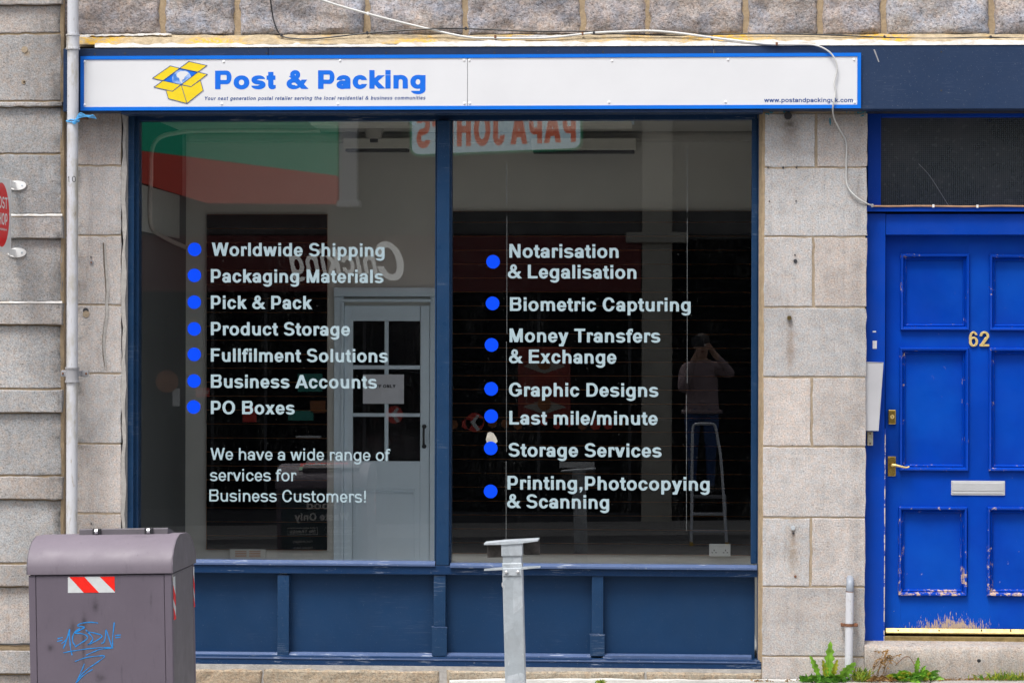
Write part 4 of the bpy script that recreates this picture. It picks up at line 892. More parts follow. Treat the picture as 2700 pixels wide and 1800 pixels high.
# steel cover and bell push on the jamb
cv = thing('intercom_cover', 'tapering grey steel cover fixed beside the blue door', 'cover', (X(2305, 0), YDF, Z(1045, 0, 2305)))
q = [W(2281.5, 955, .02), W(2329, 955, .02), W(2316, 1135, .02), W(2281, 1135, .02)]; m = MB(); b = len(m.v)
fr_ = [(p.x, .02, p.z) for p in q]; bk = [(p.x + (0 if i in (0, 3) else .002), YDF, p.z) for i, p in enumerate(q)]
m.grid([fr_, bk], True); m.face(*fr_); m.build('shell', 'cover_grey', cv)
m = MB(); m.tube([Vector(p) + Vector((0, -.001, 0)) for p in fr_ + fr_[:1]], .0018, 6, False); m.build('folded_edge', 'aluminium', cv)
bp = thing('bell_push', 'narrow weathered bell push under the grey steel cover', 'bell push', (X(2295, .09), .09, Z(1155, .09, 2295)))
m = MB(); pbox(m, 2287, 1138, 2302, 1174, .082, YDF + .001, .003); m.build('plate', 'bell_grey', bp)
for py in (1143, 1169): p = W(2294.5, py, .082); m = MB(); m.ball((p.x, .082, p.z), .005, 8, (1, .5, 1)); m.build('screw', 'rust', bp)

# ------------------------------------------------------------------ downpipe, twine, cables, small pipe
YP = -.205
dp = thing('downpipe', 'pale grey downpipe with number 10 label between the two granite walls', 'downpipe', (X(191, YP), YP, -.05))
xp = X(190.5, YP); m = MB(); m.cyl((xp, YP, -.04), (xp, YP, 4.4), .0305, 22); m.build('pipe', 'pipe_paint', dp, smooth=True)
def collar(y0, y1, mat, lugs):
    za, zb_ = Z(y1, YP, 190), Z(y0, YP, 190); m = MB(); h = zb_ - za
    rows = [[(xp + r * math.cos(a), YP + r * math.sin(a), za + t * h) for a in np.linspace(0, 2 * math.pi, 25)[:-1]] for t, r in ((0, .031), (.0, .0385), (.10, .0385), (.11, .0355), (.25, .0345), (.75, .0345), (.89, .0355), (.9, .0385), (1, .0385), (1, .031))]
    m.grid(rows, True); c = m.build('collar', mat, dp, smooth=True)
    if lugs:
        for sx in (-1, 1):
            m = MB(); m.box(xp + sx * .034, xp + sx * .076, YP + .055, YP + .075, za + h * .36, za + h * .80, .009); m.box(xp + sx * .030, xp + sx * .040, YP + .0, YP + .07, za + h * .4, za + h * .76, .004); m.build('lug', mat, c)
            m = MB(); m.ball((xp + sx * .064, YP + .055, za + h * .58), .006, 8); m.build('bolt', 'rust', c)
collar(91, 131, 'pipe_paint', False); collar(968, 1008, 'collar_grey', True); collar(-260, -220, 'collar_grey', True)
m = MB(); za, zb_ = Z(485, YP, 190), Z(461.5, YP, 190); m.grid([[(xp + .0309 * math.sin(a), YP - .0309 * math.cos(a), z) for a in np.linspace(-1.45, 1.45, 12)] for z in (za, zb_)]); lb_ = m.build('number_label', 'pipe_paint', dp, smooth=True)
lps, a_, b_ = layout('10', Face_(.085, .075), .1); k_ = (zb_ - za) * .66 / .716
def wrap(u, v): a = (u - (a_ + b_) / 2) * k_ / .0312; return Vector((xp + .0313 * math.sin(a), YP - .0313 * math.cos(a), za + (zb_ - za) * .17 + v * k_))
flat('lettering', lps, wrap, 'print_black', lb_)
tw = thing('blue_twine', 'bright blue twine knotted round the pale downpipe', 'twine', (xp, YP - .03, Z(322, YP)))
m = MB(); zt_ = Z(319, YP, 190)
m.tube([(xp + .034 * math.cos(a), YP + .034 * math.sin(a), zt_ + .004 * math.sin(3 * a)) for a in np.linspace(0, 6.6, 24)], .003, 6)
m.tube([(xp + .034 * math.cos(a), YP + .034 * math.sin(a), zt_ - .006 + .004 * math.sin(2 * a + 1)) for a in np.linspace(0, 6.6, 24)], .003, 6); m.build('loop', 'twine', tw)
kx, kz = X(196, YP - .036), Z(322, YP, 196); m = MB(); m.tube(spline([(kx + random.uniform(-.012, .012), YP - .04 + random.uniform(-.008, .006), kz + random.uniform(-.014, .012)) for k in range(12)], 4), .003, 6); m.build('knot', 'twine', tw)
for k in range(4):
    m = MB(); m.tube(spline([(kx, YP - .04, kz), (kx + .03, YP - .045, kz + .02 + .008 * k), (kx + .07, YP - .03, kz + .028 + .005 * math.sin(k * 2)), (X(247 + 2 * k, YP), YP - .02 + .006 * k, Z(304 + 3 * k, YP, 240))], 6), .0028, 6); m.build('tail', 'twine', tw)
m = MB(); m.cyl((X(212, -.03), -.13, Z(313, -.03, 212)), (X(226, -.03), .0, Z(311, -.03, 226)), .008, 8); m.build('wall_hook', 'rust', tw)
def cable(name, label, pts, r, mat, clips=()):
    P = spline([W(x, y, Y) for x, y, Y in pts], 8); o = thing(name, label, 'cable', tuple(P[0])); m = MB(); m.tube(P, r, 8); m.build('lead', mat, o, smooth=True)
    for x, y, Y, c in clips: p = W(x, y, Y); m = MB(); m.box(p.x - .006, p.x + .006, Y - r - .003, Y + .02, p.z - .007, p.z + .010, .003); m.build('clip', c, o)
    return o
cable('white_cable', 'thick white cable sagging across the stone and along the fascia top', [(760, -40, -.045), (847, 0, -.045), (970, 37, -.045), (1130, 77, -.05), (1230, 98, -.065), (1300, 101, -.075), (1440, 100, -.075), (1560, 88, -.06), (1640, 84, -.055), (1715, 82, -.055), (1790, 88, -.06), (1880, 100, -.09), (2010, 115.5, -.145), (2055, 117.5, -.15)], .0064, 'white_cable', [(970, 37, -.045, 'white_plastic'), (1306, 98, -.075, 'rust'), (1536, 90, -.06, 'rust'), (1566, 88, -.06, 'dark_metal'), (1877, 100, -.075, 'rust'), (2048, 117, -.15, 'rust')])
cable('thin_white_cable', 'thin white cable hanging over the sign end down to the blue door', [(2050, 117.5, -.152), (2100, 118, -.152), (2150, 120, -.154), (2185, 136, -.168), (2203, 160, -.17), (2207, 185, -.168), (2200, 218, -.166), (2203, 242, -.166), (2196, 282, -.162), (2199, 310, -.08), (2214, 342, -.012), (2231, 376, -.008), (2231, 432, -.008), (2234, 488, -.01), (2256, 518, -.015), (2288, 538, .0), (2302, 541, .055)], .0044, 'white_cable', [(2300, 543, .06, 'white_plastic')])
cable('black_cable', 'thin black cable looping down the stone and along the ledge', [(706, -40, -.04), (713, 0, -.04), (722, 55, -.04), (742, 94, -.05), (790, 103, -.07), (850, 101, -.065), (970, 88, -.05), (1130, 77, -.065), (1230, 76, -.04), (1400, 83, -.04), (1530, 83, -.045), (1640, 90, -.04), (1750, 93.5, -.045), (1850, 92.5, -.045), (1990, 90, -.04), (2160, 92, -.04), (2330, 99, -.045), (2450, 102, -.05), (2610, 99, -.045), (2740, 103, -.045), (2900, 103, -.045)], .0040, 'black_cable', [(742, 94, -.05, 'dark_metal'), (968, 88, -.05, 'dark_metal'), (1228, 76, -.04, 'dark_metal'), (2332, 99, -.045, 'dark_metal'), (2612, 99, -.045, 'dark_metal')])
cable('tan_cable', 'tan cable clipped along the top of the door frame', [(2300, 543.5, .062), (2360, 544, .064), (2420, 543, .064), (2500, 544, .064), (2560, 544.5, .064), (2640, 543, .064), (2760, 545, .064), (2860, 545, .064)], .0048, 'copper_cable', [(2461, 544, .064, 'white_plastic'), (2577, 545, .064, 'white_plastic')])
cable('low_black_cable', 'short black cable along the banded wall behind the bin', [(-60, 1696, -.08), (0, 1697, -.082), (40, 1697.5, -.082), (62, 1696, -.08), (110, 1698, -.08), (160, 1698, -.08)], .0045, 'black_cable')
# waste pipe by the door
wp = thing('waste_pipe', 'short white waste pipe with grey elbow beside the blue door', 'pipe', (X(2240), -.06, 0))
YQ = -.065; rq = .0215
e0 = W(2240.5, 1560, YQ); e1 = W(2238, 1786, YQ)
m = MB(); m.cyl((e0.x, YQ, e0.z), (e1.x - .002, YQ, e1.z - .03), rq, 18); m.build('pipe', 'pipe_paint', wp, smooth=True)
m = MB(); zt_ = Z(1533, YQ, 2243); m.tube(spline([(e0.x, YQ, e0.z + .006), (e0.x + .001, YQ, e0.z + .025), (e0.x + .003, YQ + .012, zt_ - .004), (e0.x + .004, YQ + .045, zt_ + .008), (e0.x + .004, .02, zt_ + .010)], 5), .0205, 16); m.build('elbow', 'grey_pipe', wp, smooth=True)
m = MB(); m.cyl((e0.x, YQ, e0.z - .004), (e0.x, YQ, e0.z + .008), .020, 16); m.build('joint', 'rust', wp)
cz_ = Z(1646.5, YQ, 2240); xq = (e0.x + e1.x) / 2
m = MB(); m.grid([[(xq + .024 * math.sin(a), YQ - .024 * math.cos(a), cz_ + dz) for dz in (-.008, .008)] for a in np.linspace(-1.6, 1.6, 14)]); m.box(xq - .046, xq - .022, YQ - .006, YQ + .0, cz_ - .009, cz_ + .009, .003); m.box(xq + .022, xq + .046, YQ - .006, YQ + .0, cz_ - .009, cz_ + .009, .003); cl_ = m.build('clip', 'rust', wp)
for sx in (-1, 1): m = MB(); m.cyl((xq + sx * .037, YQ - .01, cz_), (xq + sx * .037, .0, cz_), .006, 8); m.build('screw', 'rust', cl_)

# ------------------------------------------------------------------ projecting red sign at the left edge
ps = thing('projecting_sign', 'white projecting wall sign with red oval at the left edge', 'sign', (X(28, -.15), YN, Z(570, -.15, 20)))
xs0 = X(29.5, -.17, 570); ya, yb_ = -.60, -.165; zt_, zb_ = Z(474, -.165, 28), Z(668, -.165, 28)
m = MB(); m.box(xs0 - .012, xs0, ya, yb_, zb_, zt_, .003); pn = m.build('panel', 'white_plastic', ps)
cyS, czS = (ya + yb_) / 2 - .0, (zt_ + zb_) / 2; rS = (zt_ - zb_) * .43
SM = lambda d: (lambda u, v: Vector((xs0 + d, cyS + u, czS + v)))
flat('red_oval', [[(.98 * rS * math.cos(a), rS * math.sin(a)) for a in np.linspace(0, 2 * math.pi, 49)[:-1]]], SM(.0006), 'sign_red', pn)
for t_, z_, h_, wd in (('POST', .035, .062, 1.45), ('SHOP', -.052, .062, 1.45)):
    lps, a_, b_ = layout(t_, BOLD, .02); k_ = h_ / .716; f_ = wd * rS / (b_ - a_)
    flat('lettering', [[((p[0] - (a_ + b_) / 2) * f_, z_ + p[1] * k_) for p in lp] for lp in lps], SM(.0012), 'print_white', pn)
lps, a_, b_ = layout('www.postandpackinguk.com', BOLD); f_ = 1.3 * rS / (b_ - a_); flat('lettering', [[((p[0] - (a_ + b_) / 2) * f_, -.082 + p[1] * f_ * 1.1) for p in lp] for lp in lps], SM(.0012), 'print_white', pn)
for py in (489, 666):
    z_ = Z(py, YN, 50); m = MB(); m.box(xs0 - .008, xs0 + .004, yb_ - .03, YN - .002, z_ - .018, z_ + .018, .004); br = m.build('bracket', 'white_plastic', ps)
    xe = X(45, YN, py); m = MB(); m.prism([(xe + .052 * math.cos(a), z_ + .026 * math.sin(a)) for a in np.linspace(0, 2 * math.pi, 29)[:-1]], YN - .009, YN + .002); m.build('flange', 'white_plastic', br)
    m = MB(); m.ball((X(58, YN), YN - .009, z_), .006, 8, (1, .5, 1)); m.build('screw', 'galvanised', br)

# ------------------------------------------------------------------ mauve communal bin
BW, BD = .604, .53
fx1 = W(456, 1650, -3.6).x; bx = fx1 - BW / 2 + .0115; zlid = W(265, 1512, -3.6).z; bz = pav(bx, -3.35)
bn = thing('communal_bin', 'mauve grey street litter bin with curved lid and blue graffiti scrawl', 'bin', (bx, -3.6 + BD / 2, bz), local=True)
bn.rotation_euler = (0, R(-1.15), 0)
H_ = zlid - bz; hw, hd = BW / 2, BD / 2
m = MB(); m.box(-hw + .006, hw - .006, -hd + .006, hd - .006, .03, H_, .004); body = m.build('body', 'bin_body', bn)
for sx in (-1, 1):
    for sy in (-1, 1):
        m = MB(); m.box(sx * hw - sx * .030, sx * hw, sy * hd - sy * .034, sy * hd, .0, H_ - .004, .004); m.build('corner_post', 'bin_body', bn)
m = MB(); m.box(-hw + .032, hw - .032, -hd + .001, -hd + .012, .06, H_ - .006, .002); m.build('front_panel', 'bin_body', bn)
m = MB(); m.box(hw - .014, hw - .0012, -hd + .036, hd - .036, .06, H_ - .006, .002); m.build('side_panel', 'bin_side', bn)
m = MB(); m.box(-hw + .032, hw - .032, hd - .012, hd - .001, .06, H_ - .006, .002); rear = m.build('rear_panel', 'bin_label_dark', bn)
m = MB(); m.box(-hw + .05, hw - .05, -hd + .05, hd - .05, .0, .031); m.build('base', 'black_rubber', bn)
# lid: rounded front, dome towards the back
prof = [(-hd - .006, H_), (-hd - .007, H_ + .03), (-hd + .005, H_ + .065), (-hd + .035, H_ + .100), (-hd + .09, H_ + .132), (-hd + .17, H_ + .150), (hd - .2, H_ + .146), (hd - .12, H_ + .128), (hd - .05, H_ + .092), (hd + .0, H_ + .045), (hd + .008, H_)]
LX = hw + .004
m = MB(); m.grid([[(x, y, z) for y, z in prof] for x in (-LX, LX)]); lid = m.build('lid', 'bin_lid', bn, smooth=True)
for sx in (-1, 1): m = MB(); m.prismx(prof, sx * (LX - .002), sx * (LX + .002)); m.build('lid_end', 'bin_side', lid)
m = MB(); m.box(-LX, LX, -hd - .004, hd + .006, H_ + .001, H_ + .008); m.build('lid_floor', 'dark_metal', lid)
m = MB(); m.tube([(LX + .0015, y, z) for y, z in prof], .0022, 6); m.build('lid_edge', 'bin_lid', lid)
# disposal hatch behind the crown of the lid
hz_ = H_ + .150; hx0, hx1 = -hw + .17, hw - .055
m = MB(); m.prismx([(-.045, hz_ - .002), (-.045, hz_ + .020), (-.035, hz_ + .024), (.20, hz_ - .02), (.20, hz_ - .045)], hx0, hx1); hat = m.build('hatch', 'bin_side', bn)
for fx in (.20, .79):
    x = hx0 + (hx1 - hx0) * fx; m = MB(); m.box(x - .018, x + .018, -.055, -.03, hz_ - .003, hz_ + .025, .003); m.build('hinge', 'dark_metal', hat)
    m = MB(); m.cyl((x - .006, -.056, hz_ + .013), (x + .006, -.056, hz_ + .013), .011, 10); m.build('hinge_pin', 'aluminium', hat)
# striped reflective stickers
def striped(nm, u0, u1, v0, v1, mp, lean, par):
    def quad(a, b, c, d, mat, dd, name): flat(name, [[a, b, c, d]], mp(dd), mat, par)
    return quad
fm = lambda d: (lambda u, v: Vector((u, -hd + .001 - d, v)))
BP = lambda px, py: ((W(px, py, -3.6) - Vector((bx, -3.6, bz))).x, (W(px, py, -3.6) - Vector((bx, -3.6, bz))).z)
def unrot(p): c, s = math.cos(R(1.15)), math.sin(R(1.15)); return (p[0] * c + p[1] * s, -p[0] * s + p[1] * c)
B2 = lambda px, py: unrot(BP(px, py))
ST = lambda pts: [B2(x, y) for x, y in pts]
stk = flat('reflective_sticker', [ST([(179, 1520), (302, 1519), (303, 1561), (179, 1562)])], fm(.0006), 'reflective_white', bn)
for q in ([(183, 1520), (222, 1519.7), (261, 1561.3), (221, 1561.6)], [(263, 1519.4), (302, 1519), (303, 1559)]): flat('red_stripe', [ST(q)], fm(.0012), 'reflective_red', stk)
sm = lambda d: (lambda u, v: Vector((hw - .0012 + d if abs(u) < hd - .035 else hw + d, u, v)))
for yc, z1_, z0_ in ((-hd + .062, H_ - .02, H_ - .20), (hd - .018, H_ - .015, H_ - .19)):
    w_ = .026 if yc < 0 else .014; s2 = flat('reflective_sticker', [[(yc - w_, z0_), (yc + w_, z0_), (yc + w_, z1_), (yc - w_, z1_)]], sm(.0008), 'reflective_white', bn)
    for a in (0, .5): flat('red_stripe', [[(yc - w_, z0_ + (z1_ - z0_) * a), (yc + w_, z0_ + (z1_ - z0_) * max(0, a - .22)), (yc + w_, z0_ + (z1_ - z0_) * (a + .05)), (yc - w_, z0_ + (z1_ - z0_) * (a + .32))]], sm(.0014), 'reflective_red', s2)
# graffiti strokes drawn with a blue marker
GR = [[(530, 1158), (575, 1148)], [(525, 1185), (572, 1172)], [(1058, 1130), (1110, 1124)], [(1062, 1150), (1108, 1144)], [(565, 1205), (610, 1165), (635, 1110), (640, 1070)], [(580, 1250), (605, 1190), (638, 1075)], [(638, 1072), (640, 1150), (648, 1240), (662, 1310)],
      [(900, 1015), (830, 1008), (740, 1020), (715, 1042), (760, 1050), (772, 1060), (690, 1105), (740, 1110), (795, 1130), (800, 1160), (750, 1195), (690, 1235)], [(735, 1065), (690, 1095), (668, 1140), (670, 1190), (690, 1222)], [(790, 1080), (850, 1150), (835, 1190), (805, 1215), (880, 1180), (938, 1135), (880, 1110), (800, 1095)],
      [(930, 1202), (955, 1190), (970, 1130), (975, 1078), (1000, 1150), (1030, 1235), (1035, 1150), (1050, 1010)], [(580, 1288), (680, 1270), (820, 1250), (960, 1240), (1040, 1243)], [(1040, 1243), (930, 1255), (860, 1280), (790, 1310)], [(690, 1368), (780, 1335), (880, 1320), (962, 1320), (880, 1385), (800, 1440), (735, 1505), (690, 1580)], [(775, 1388), (755, 1440), (725, 1510), (705, 1560), (760, 1500), (850, 1440)]]
gr = None
for k, s_ in enumerate(GR):
    P = spline([(a, b, 0) for a, b in s_], 6); m = MB(); row = []
    for i, p in enumerate(P):
        t = (P[min(i + 1, len(P) - 1)] - P[max(i - 1, 0)]).normalized(); w_ = (9 if k > 10 else 11) * (.55 + .45 * abs(math.cos(i * .37 + k)))
        n_ = Vector((-t.y, t.x, 0)) * w_ / 2; q = []
        for e in (p + n_, p - n_): u, v = B2(e.x / 3.485, 1350 + e.y / 3.485); q.append((u, -hd + .0006 - .0003 * k * .2, v))
        row.append(q)
    m.grid(row); gg = m.build('graffiti' if gr is None else 'stroke', 'marker_blue', bn if gr is None else gr); gr = gr or gg
for px, py in ((457, 1520), (455, 1528), (489, 1527), (494, 1488)): u, v = B2(px, py); m = MB(); m.ball((hw + .002, -hd + .02, v), .006, 6, (.3, 1, 1.6)); m.build('peeled_label', 'sealant', bn)
# printing on the side that faces the shop
rmap = lambda d: (lambda u, v: Vector((-u, hd - .001 + d, v)))
def rtext(t_, cx, z_, h_, wd, mat='print_white', F=BOLD, par=rear, mapper=rmap, d=.0008):
    lps, a_, b_ = layout(t_, F); f_ = wd / (b_ - a_); flat('lettering', [[(cx + (p[0] - (a_ + b_) / 2) * f_, z_ + p[1] * h_ / .716) for p in lp] for lp in lps], mapper(d), mat, par)
rtext('Food', 0, H_ - .14, .05, .2); rtext('Waste Only', 0, H_ - .215, .05, .36)
for cx, t_, mk in ((-.12, 'Yes please', 'Y'), (.13, 'No Thanks', 'X')):
    m = MB(); pts = [(cx + a, H_ - .285 + b) for a, b in ((-.1, -.022), (.1, -.022), (.1, .022), (-.1, .022))]; m.tube([rmap(.001)(*p) for p in pts + pts[:1]], .002, 5); m.build('text_frame', 'print_white', rear); rtext(t_, cx, H_ - .297, .024, .17)
for k, t_ in enumerate(('Food packaging', 'Plastic bags', 'Garden waste', 'Dog waste')): rtext(t_, .13, H_ - .36 - k * .042, .016, .13, F=REG)
for k, t_ in enumerate(('Cooked food', 'Raw food', 'Tea and coffee')): rtext(t_, -.12, H_ - .36 - k * .042, .016, .13, F=REG)
lmap = lambda d: (lambda u, v: Vector((-u, .075 + v * .9, H_ + .158 + d - v * .35)))
pl = flat('lid_poster', [[(-.16, 0), (.16, 0), (.16, .12), (-.16, .12)]], lmap(0), 'sign_red', lid); flat('poster_band', [[(-.16, .06), (.16, .06), (.16, .12), (-.16, .12)]], lmap(.0008), 'bin_label_green', lid)
lps, a_, b_ = layout('No packaging!', BOLD); flat('lettering', [[((p[0] - (a_ + b_) / 2) * .28 / (b_ - a_), .05 - .0 + (p[1] - .716) * .045) for p in lp] for lp in lps], lmap(.0016), 'print_white', lid)

# ------------------------------------------------------------------ galvanised post in front of the window
YO = -3.25; po_x = X(1360, YO, 1650); pb = thing('steel_post', 'leaning galvanised steel post with winged cap in front of the shop window', 'post', (po_x + .012, YO, pav(po_x, YO)), local=True)
pb.rotation_euler = (0, R(-1.6), 0)
top = W(1350, 1425, YO).z - pav(po_x, YO); sc_ = S0 * (DC + YO) / DC
w2 = 26.3 * sc_
m = MB(); m.box(-w2, w2, -w2, w2, 0, top - .09, .005); m.build('shaft', 'galvanised', pb)
m = MB(); m.box(-w2 - .002, w2 + .002, -w2 - .001, w2 + .001, top - .062, top - .008, .004); m.box(-w2 + .003, w2 - .003, -w2 + .004, w2 - .004, top - .12, top - .055, .003); hd_ = m.build('head', 'galvanised', pb)
m = MB(); zc_ = top; 
m.prism([(-72.5 * sc_, zc_ - .011), (-72.5 * sc_, zc_ - .005), (-20 * sc_, zc_ + .001), (70 * sc_, zc_ + .006), (70 * sc_, zc_), (20 * sc_, zc_ - .009), (-25 * sc_, zc_ - .012)], -w2 - .006, w2 + .04); m.build('cap_plate', 'galvanised', pb)
for sx in (-1, 1):
    m = MB(); m.box(sx * (w2 + .004), sx * 70 * sc_, w2 + .028, w2 + .034, top - .070 - .004 * sx * -1, top - .006); m.build('wing', 'wing_steel_shaded', pb)
    m = MB(); zz = top - .115; m.prism([(sx * w2 * .9, zz - .004), (sx * 74 * sc_, zz - .002 + .004 * sx), (sx * 74 * sc_, zz + .004 + .004 * sx), (sx * w2 * .9, zz + .006)], -w2 - .003, -w2 + .03); m.build('bracket_arm', 'galvanised', pb)
m = MB(); m.box(-w2 + .003, w2 - .003, -w2 - .005, -w2 + .001, top - .145, top - .112, .003); bk_ = m.build('bracket_plate', 'galvanised', pb)
for sx in (-1, 1): m = MB(); m.cyl((sx * 15.5 * sc_, -w2 - .012, top - .128), (sx * 15.5 * sc_, -w2 - .002, top - .128), .0072, 12); m.ball((sx * 15.5 * sc_, -w2 - .012, top - .128), .0065, 10, (1, .5, 1)); m.build('bolt', 'aluminium', bk_, smooth=True)
m = MB(); m.ball((-w2 - .002, -.01, top - .185), .008, 8, (.5, .7, 1.6)); m.build('peg', 'white_plastic', pb)

# ------------------------------------------------------------------ weeds at the wall foot
def leaf(mb, base, dirv, length, width, droop=.4, lobes=0, rnd=0.0, fold=.25):
    d = Vector(dirv).normalized(); side = d.cross(Vector((random.uniform(-.5, .5), -1, random.uniform(-.2, .5))))
    if side.length < .1: side = Vector((1, 0, 0))
    side.normalize(); n = 12 if lobes else 6; rows = []; p = Vector(base); up = side.cross(d)
    for i in range(n + 1):
        t = i / n; w_ = width * (math.sin(math.pi * min(1, t ** .8 * .96 + .03)) ** .8) * (.45 + .55 * (t if lobes else 1))
        if lobes: w_ *= (1 if i % 2 else .55)
        dd = (d + Vector((0, 0, -droop * t * t))).normalized(); p = p + dd * length / n if i else p
        rows.append([p + side * w_ / 2 + up * w_ * fold, p, p - side * w_ / 2 + up * w_ * fold])
    mb.grid(rows)
def weed(name, label, cat, px, py, fn): p = W(px, py, -.06); o = thing(name, label, cat, (p.x, -.06, pav(p.x, -.06))); fn(o, Vector((p.x, -.06, pav(p.x, -.06)))); return o
def f_dandelion(o, b):
    random.seed(3)
    for dx, h, wd, lean, mt in ((.01, .215, .085, (.05, 0, 1), 'leaf_green'), (-.03, .15, .055, (-.35, -.1, 1), 'leaf_green'), (.06, .15, .10, (.55, -.25, .8), 'leaf_green'), (.0, .12, .06, (-.15, -.1, 1), 'leaf_yellow'), (-.02, .09, .06, (-.1, -.6, .45), 'leaf_pale'), (.03, .13, .05, (.2, -.2, 1), 'leaf_yellow')):
        m = MB(); leaf(m, b + Vector((dx, random.uniform(-.02, .01), 0)), lean, h, wd, .35, 1); m.build('leaf', mt, o, smooth=True)
    for k in range(16): m = MB(); a = random.uniform(-1.3, 1.3); leaf(m, b + Vector((random.uniform(-.03, .04), -.02, 0)), (math.sin(a), -.5, .55), random.uniform(.07, .11), .045, .7, 1); m.build('leaf', 'leaf_green', o, smooth=True)
    m = MB()
    for k in range(420):
        a = random.uniform(0, 6.28); r_ = random.uniform(0, .11); q = b + Vector((math.cos(a) * r_ * 1.25 - .01, -abs(math.sin(a)) * r_ * .8, .004)); leaf(m, q, (random.uniform(-1, 1), random.uniform(-1, .2), random.uniform(.3, 1.2)), random.uniform(.014, .045), .014, .5)
    m.build('ground_leaves', 'leaf_dark', o)['kind'] = 'stuff'
weed('dandelion', 'leafy dandelion with tall serrated leaves left of the waste pipe', 'weed', 2178, 1787, f_dandelion)
def f_grass(n, spread, h, mats=('grass_blade', 'leaf_yellow', 'leaf_dark')):
    def f(o, b):
        for mt in mats:
            m = MB()
            for k in range(n):
                q = b + Vector((random.gauss(0, spread), random.uniform(-.05, .02), 0)); leaf(m, q, (random.gauss(0, .5), random.uniform(-.6, .1), 1), h * random.uniform(.4, 1.1), .005, random.uniform(.3, 1.4))
            m.build('blades', mt, o)['kind'] = 'stuff'
    return f
weed('grass_tuft', 'bright grass tuft just right of the waste pipe', 'grass', 2268, 1787, f_grass(45, .022, .10))
weed('grass_tuft', 'yellow-green grass fringe along the foot of the doorstep', 'grass', 2655, 1781, f_grass(70, .065, .06))
weed('grass_tuft', 'small grass sprig at the white wall foot below the window', 'grass', 1585, 1800, f_grass(14, .012, .03))
def f_dry(o, b):
    random.seed(11)
    for k in range(9):
        m = MB(); x = random.uniform(-.05, .04); P = spline([b + Vector((x, 0, 0)), b + Vector((x + random.uniform(-.03, .03), -.02, .06)), b + Vector((x + random.uniform(-.02, .06), -.02, .11 + random.uniform(0, .06))), b + Vector((x + random.uniform(.0, .10), -.03, .10 + random.uniform(-.02, .06)))], 5); m.tube(P, .0016, 5)
        for q in P[6:]:
            if random.random() < .7: leaf(m, q, (random.uniform(-1, 1), -.3, random.uniform(-.4, .6)), .016, .008, .8)
        m.build('dry_stalk', 'dry_stem', o)
    m = MB()
    for k in range(60): leaf(m, b + Vector((random.uniform(-.06, .07), random.uniform(-.07, 0), random.uniform(0, .02))), (random.uniform(-1, 1), -.4, random.uniform(0, .7)), .03, .014, .8)
    m.build('withered_leaves', 'dry_stem', o)['kind'] = 'stuff'
weed('withered_weed', 'withered brown weed stalks in front of the doorstep corner', 'weed', 2320, 1787, f_dry)
def f_leafy(o, b):
    random.seed(5)
    for k in range(60):
        a = random.uniform(-1.4, 1.4); m = MB(); leaf(m, b + Vector((random.uniform(-.09, .12), random.uniform(-.05, .01), random.uniform(0, .025))), (math.sin(a), random.uniform(-.7, 0), random.uniform(.2, .8)), random.uniform(.05, .085), .042, .8, 1); m.build('leaf', random.choice(('leaf_green', 'leaf_dark', 'leaf_green', 'leaf_yellow')), o, smooth=True)
    m = MB(); leaf(m, b + Vector((.03, -.01, .03)), (.1, -.1, 1), .10, .05, .3, 1); m.build('leaf', 'leaf_green', o, smooth=True)
    m = MB(); m.tube(spline([b + Vector((-.08, 0, .08)), b + Vector((-.03, 0, .125)), b + Vector((.0, 0, .12)), b + Vector((.03, 0, .07)), b + Vector((.04, 0, .05))], 5), .002, 5); m.build('bent_stalk', 'rust', o)
weed('leafy_weed', 'low leafy green weed clump in front of the doorstep', 'weed', 2400, 1785, f_leafy)

# crumbs of soil and dead leaf caught in the crack at the wall foot
random.seed(17); m = MB()
for k in range(900):
    px = random.choice((random.uniform(2120, 2300), random.gauss(2390, 60), random.uniform(2550, 2720), random.uniform(1980, 2760))); p = W(px, 1786, -.03); q = Vector((p.x, -.032 - abs(random.gauss(0, .022)), 0)); q.z = pav(q.x, q.y) + .002
    leaf(m, q, (random.uniform(-1, 1), random.uniform(-1, 1), random.uniform(0, .6)), random.uniform(.006, .020), random.uniform(.004, .010), .6)
ll = m.build('leaf_litter', 'dry_stem'); ll['kind'] = 'stuff'; tag(ll, 'brown crumbs of dead leaf along the wall foot by the door', 'litter')

# ------------------------------------------------------------------ inside the shop
YI = 1.78
IX0, IX1 = X(350, .17), X(2003, .17); IZ0, IZ1 = .12, W(1300, 350, YI).z
def ibox(mb, x0, y0, x1, y1, yf, yb, bev=0.0): return pbox(mb, x0, y0, x1, y1, yf, yb, bev)
m = MB(); m.box(IX0 - .3, IX1 + .3, YI, YI + .2, -.4, IZ1 + .3); struct(m.build('interior_back_wall', 'wall_grey'))
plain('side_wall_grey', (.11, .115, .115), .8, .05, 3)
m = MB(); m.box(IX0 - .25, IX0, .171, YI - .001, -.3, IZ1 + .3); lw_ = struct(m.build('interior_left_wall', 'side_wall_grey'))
m = MB(); m.box(IX0, IX0 + .012, .2, 1.5, W(365, 606, .2).z, W(365, 483, .2).z); m.build('wall_board', 'side_panel_grey', lw_)
m = MB(); m.box(IX0, IX0 + .006, .2, 1.62, W(365, 482, .2).z, IZ1); m.build('upper_lining', 'slat_black', lw_)
m = MB(); m.box(IX1, IX1 + .25, .171, YI - .001, -.3, IZ1 + .3); struct(m.build('interior_right_wall', 'wall_grey'))
m = MB(); m.box(IX0 + .001, IX1 - .001, .171, YI - .001, -.35, IZ0); struct(m.build('interior_floor', 'floor_dark'))
m = MB(); m.box(IX0 + .001, IX1 - .001, .3005, YI - .001, IZ1, IZ1 + .28); struct(m.build('interior_ceiling', 'ceiling_white'))
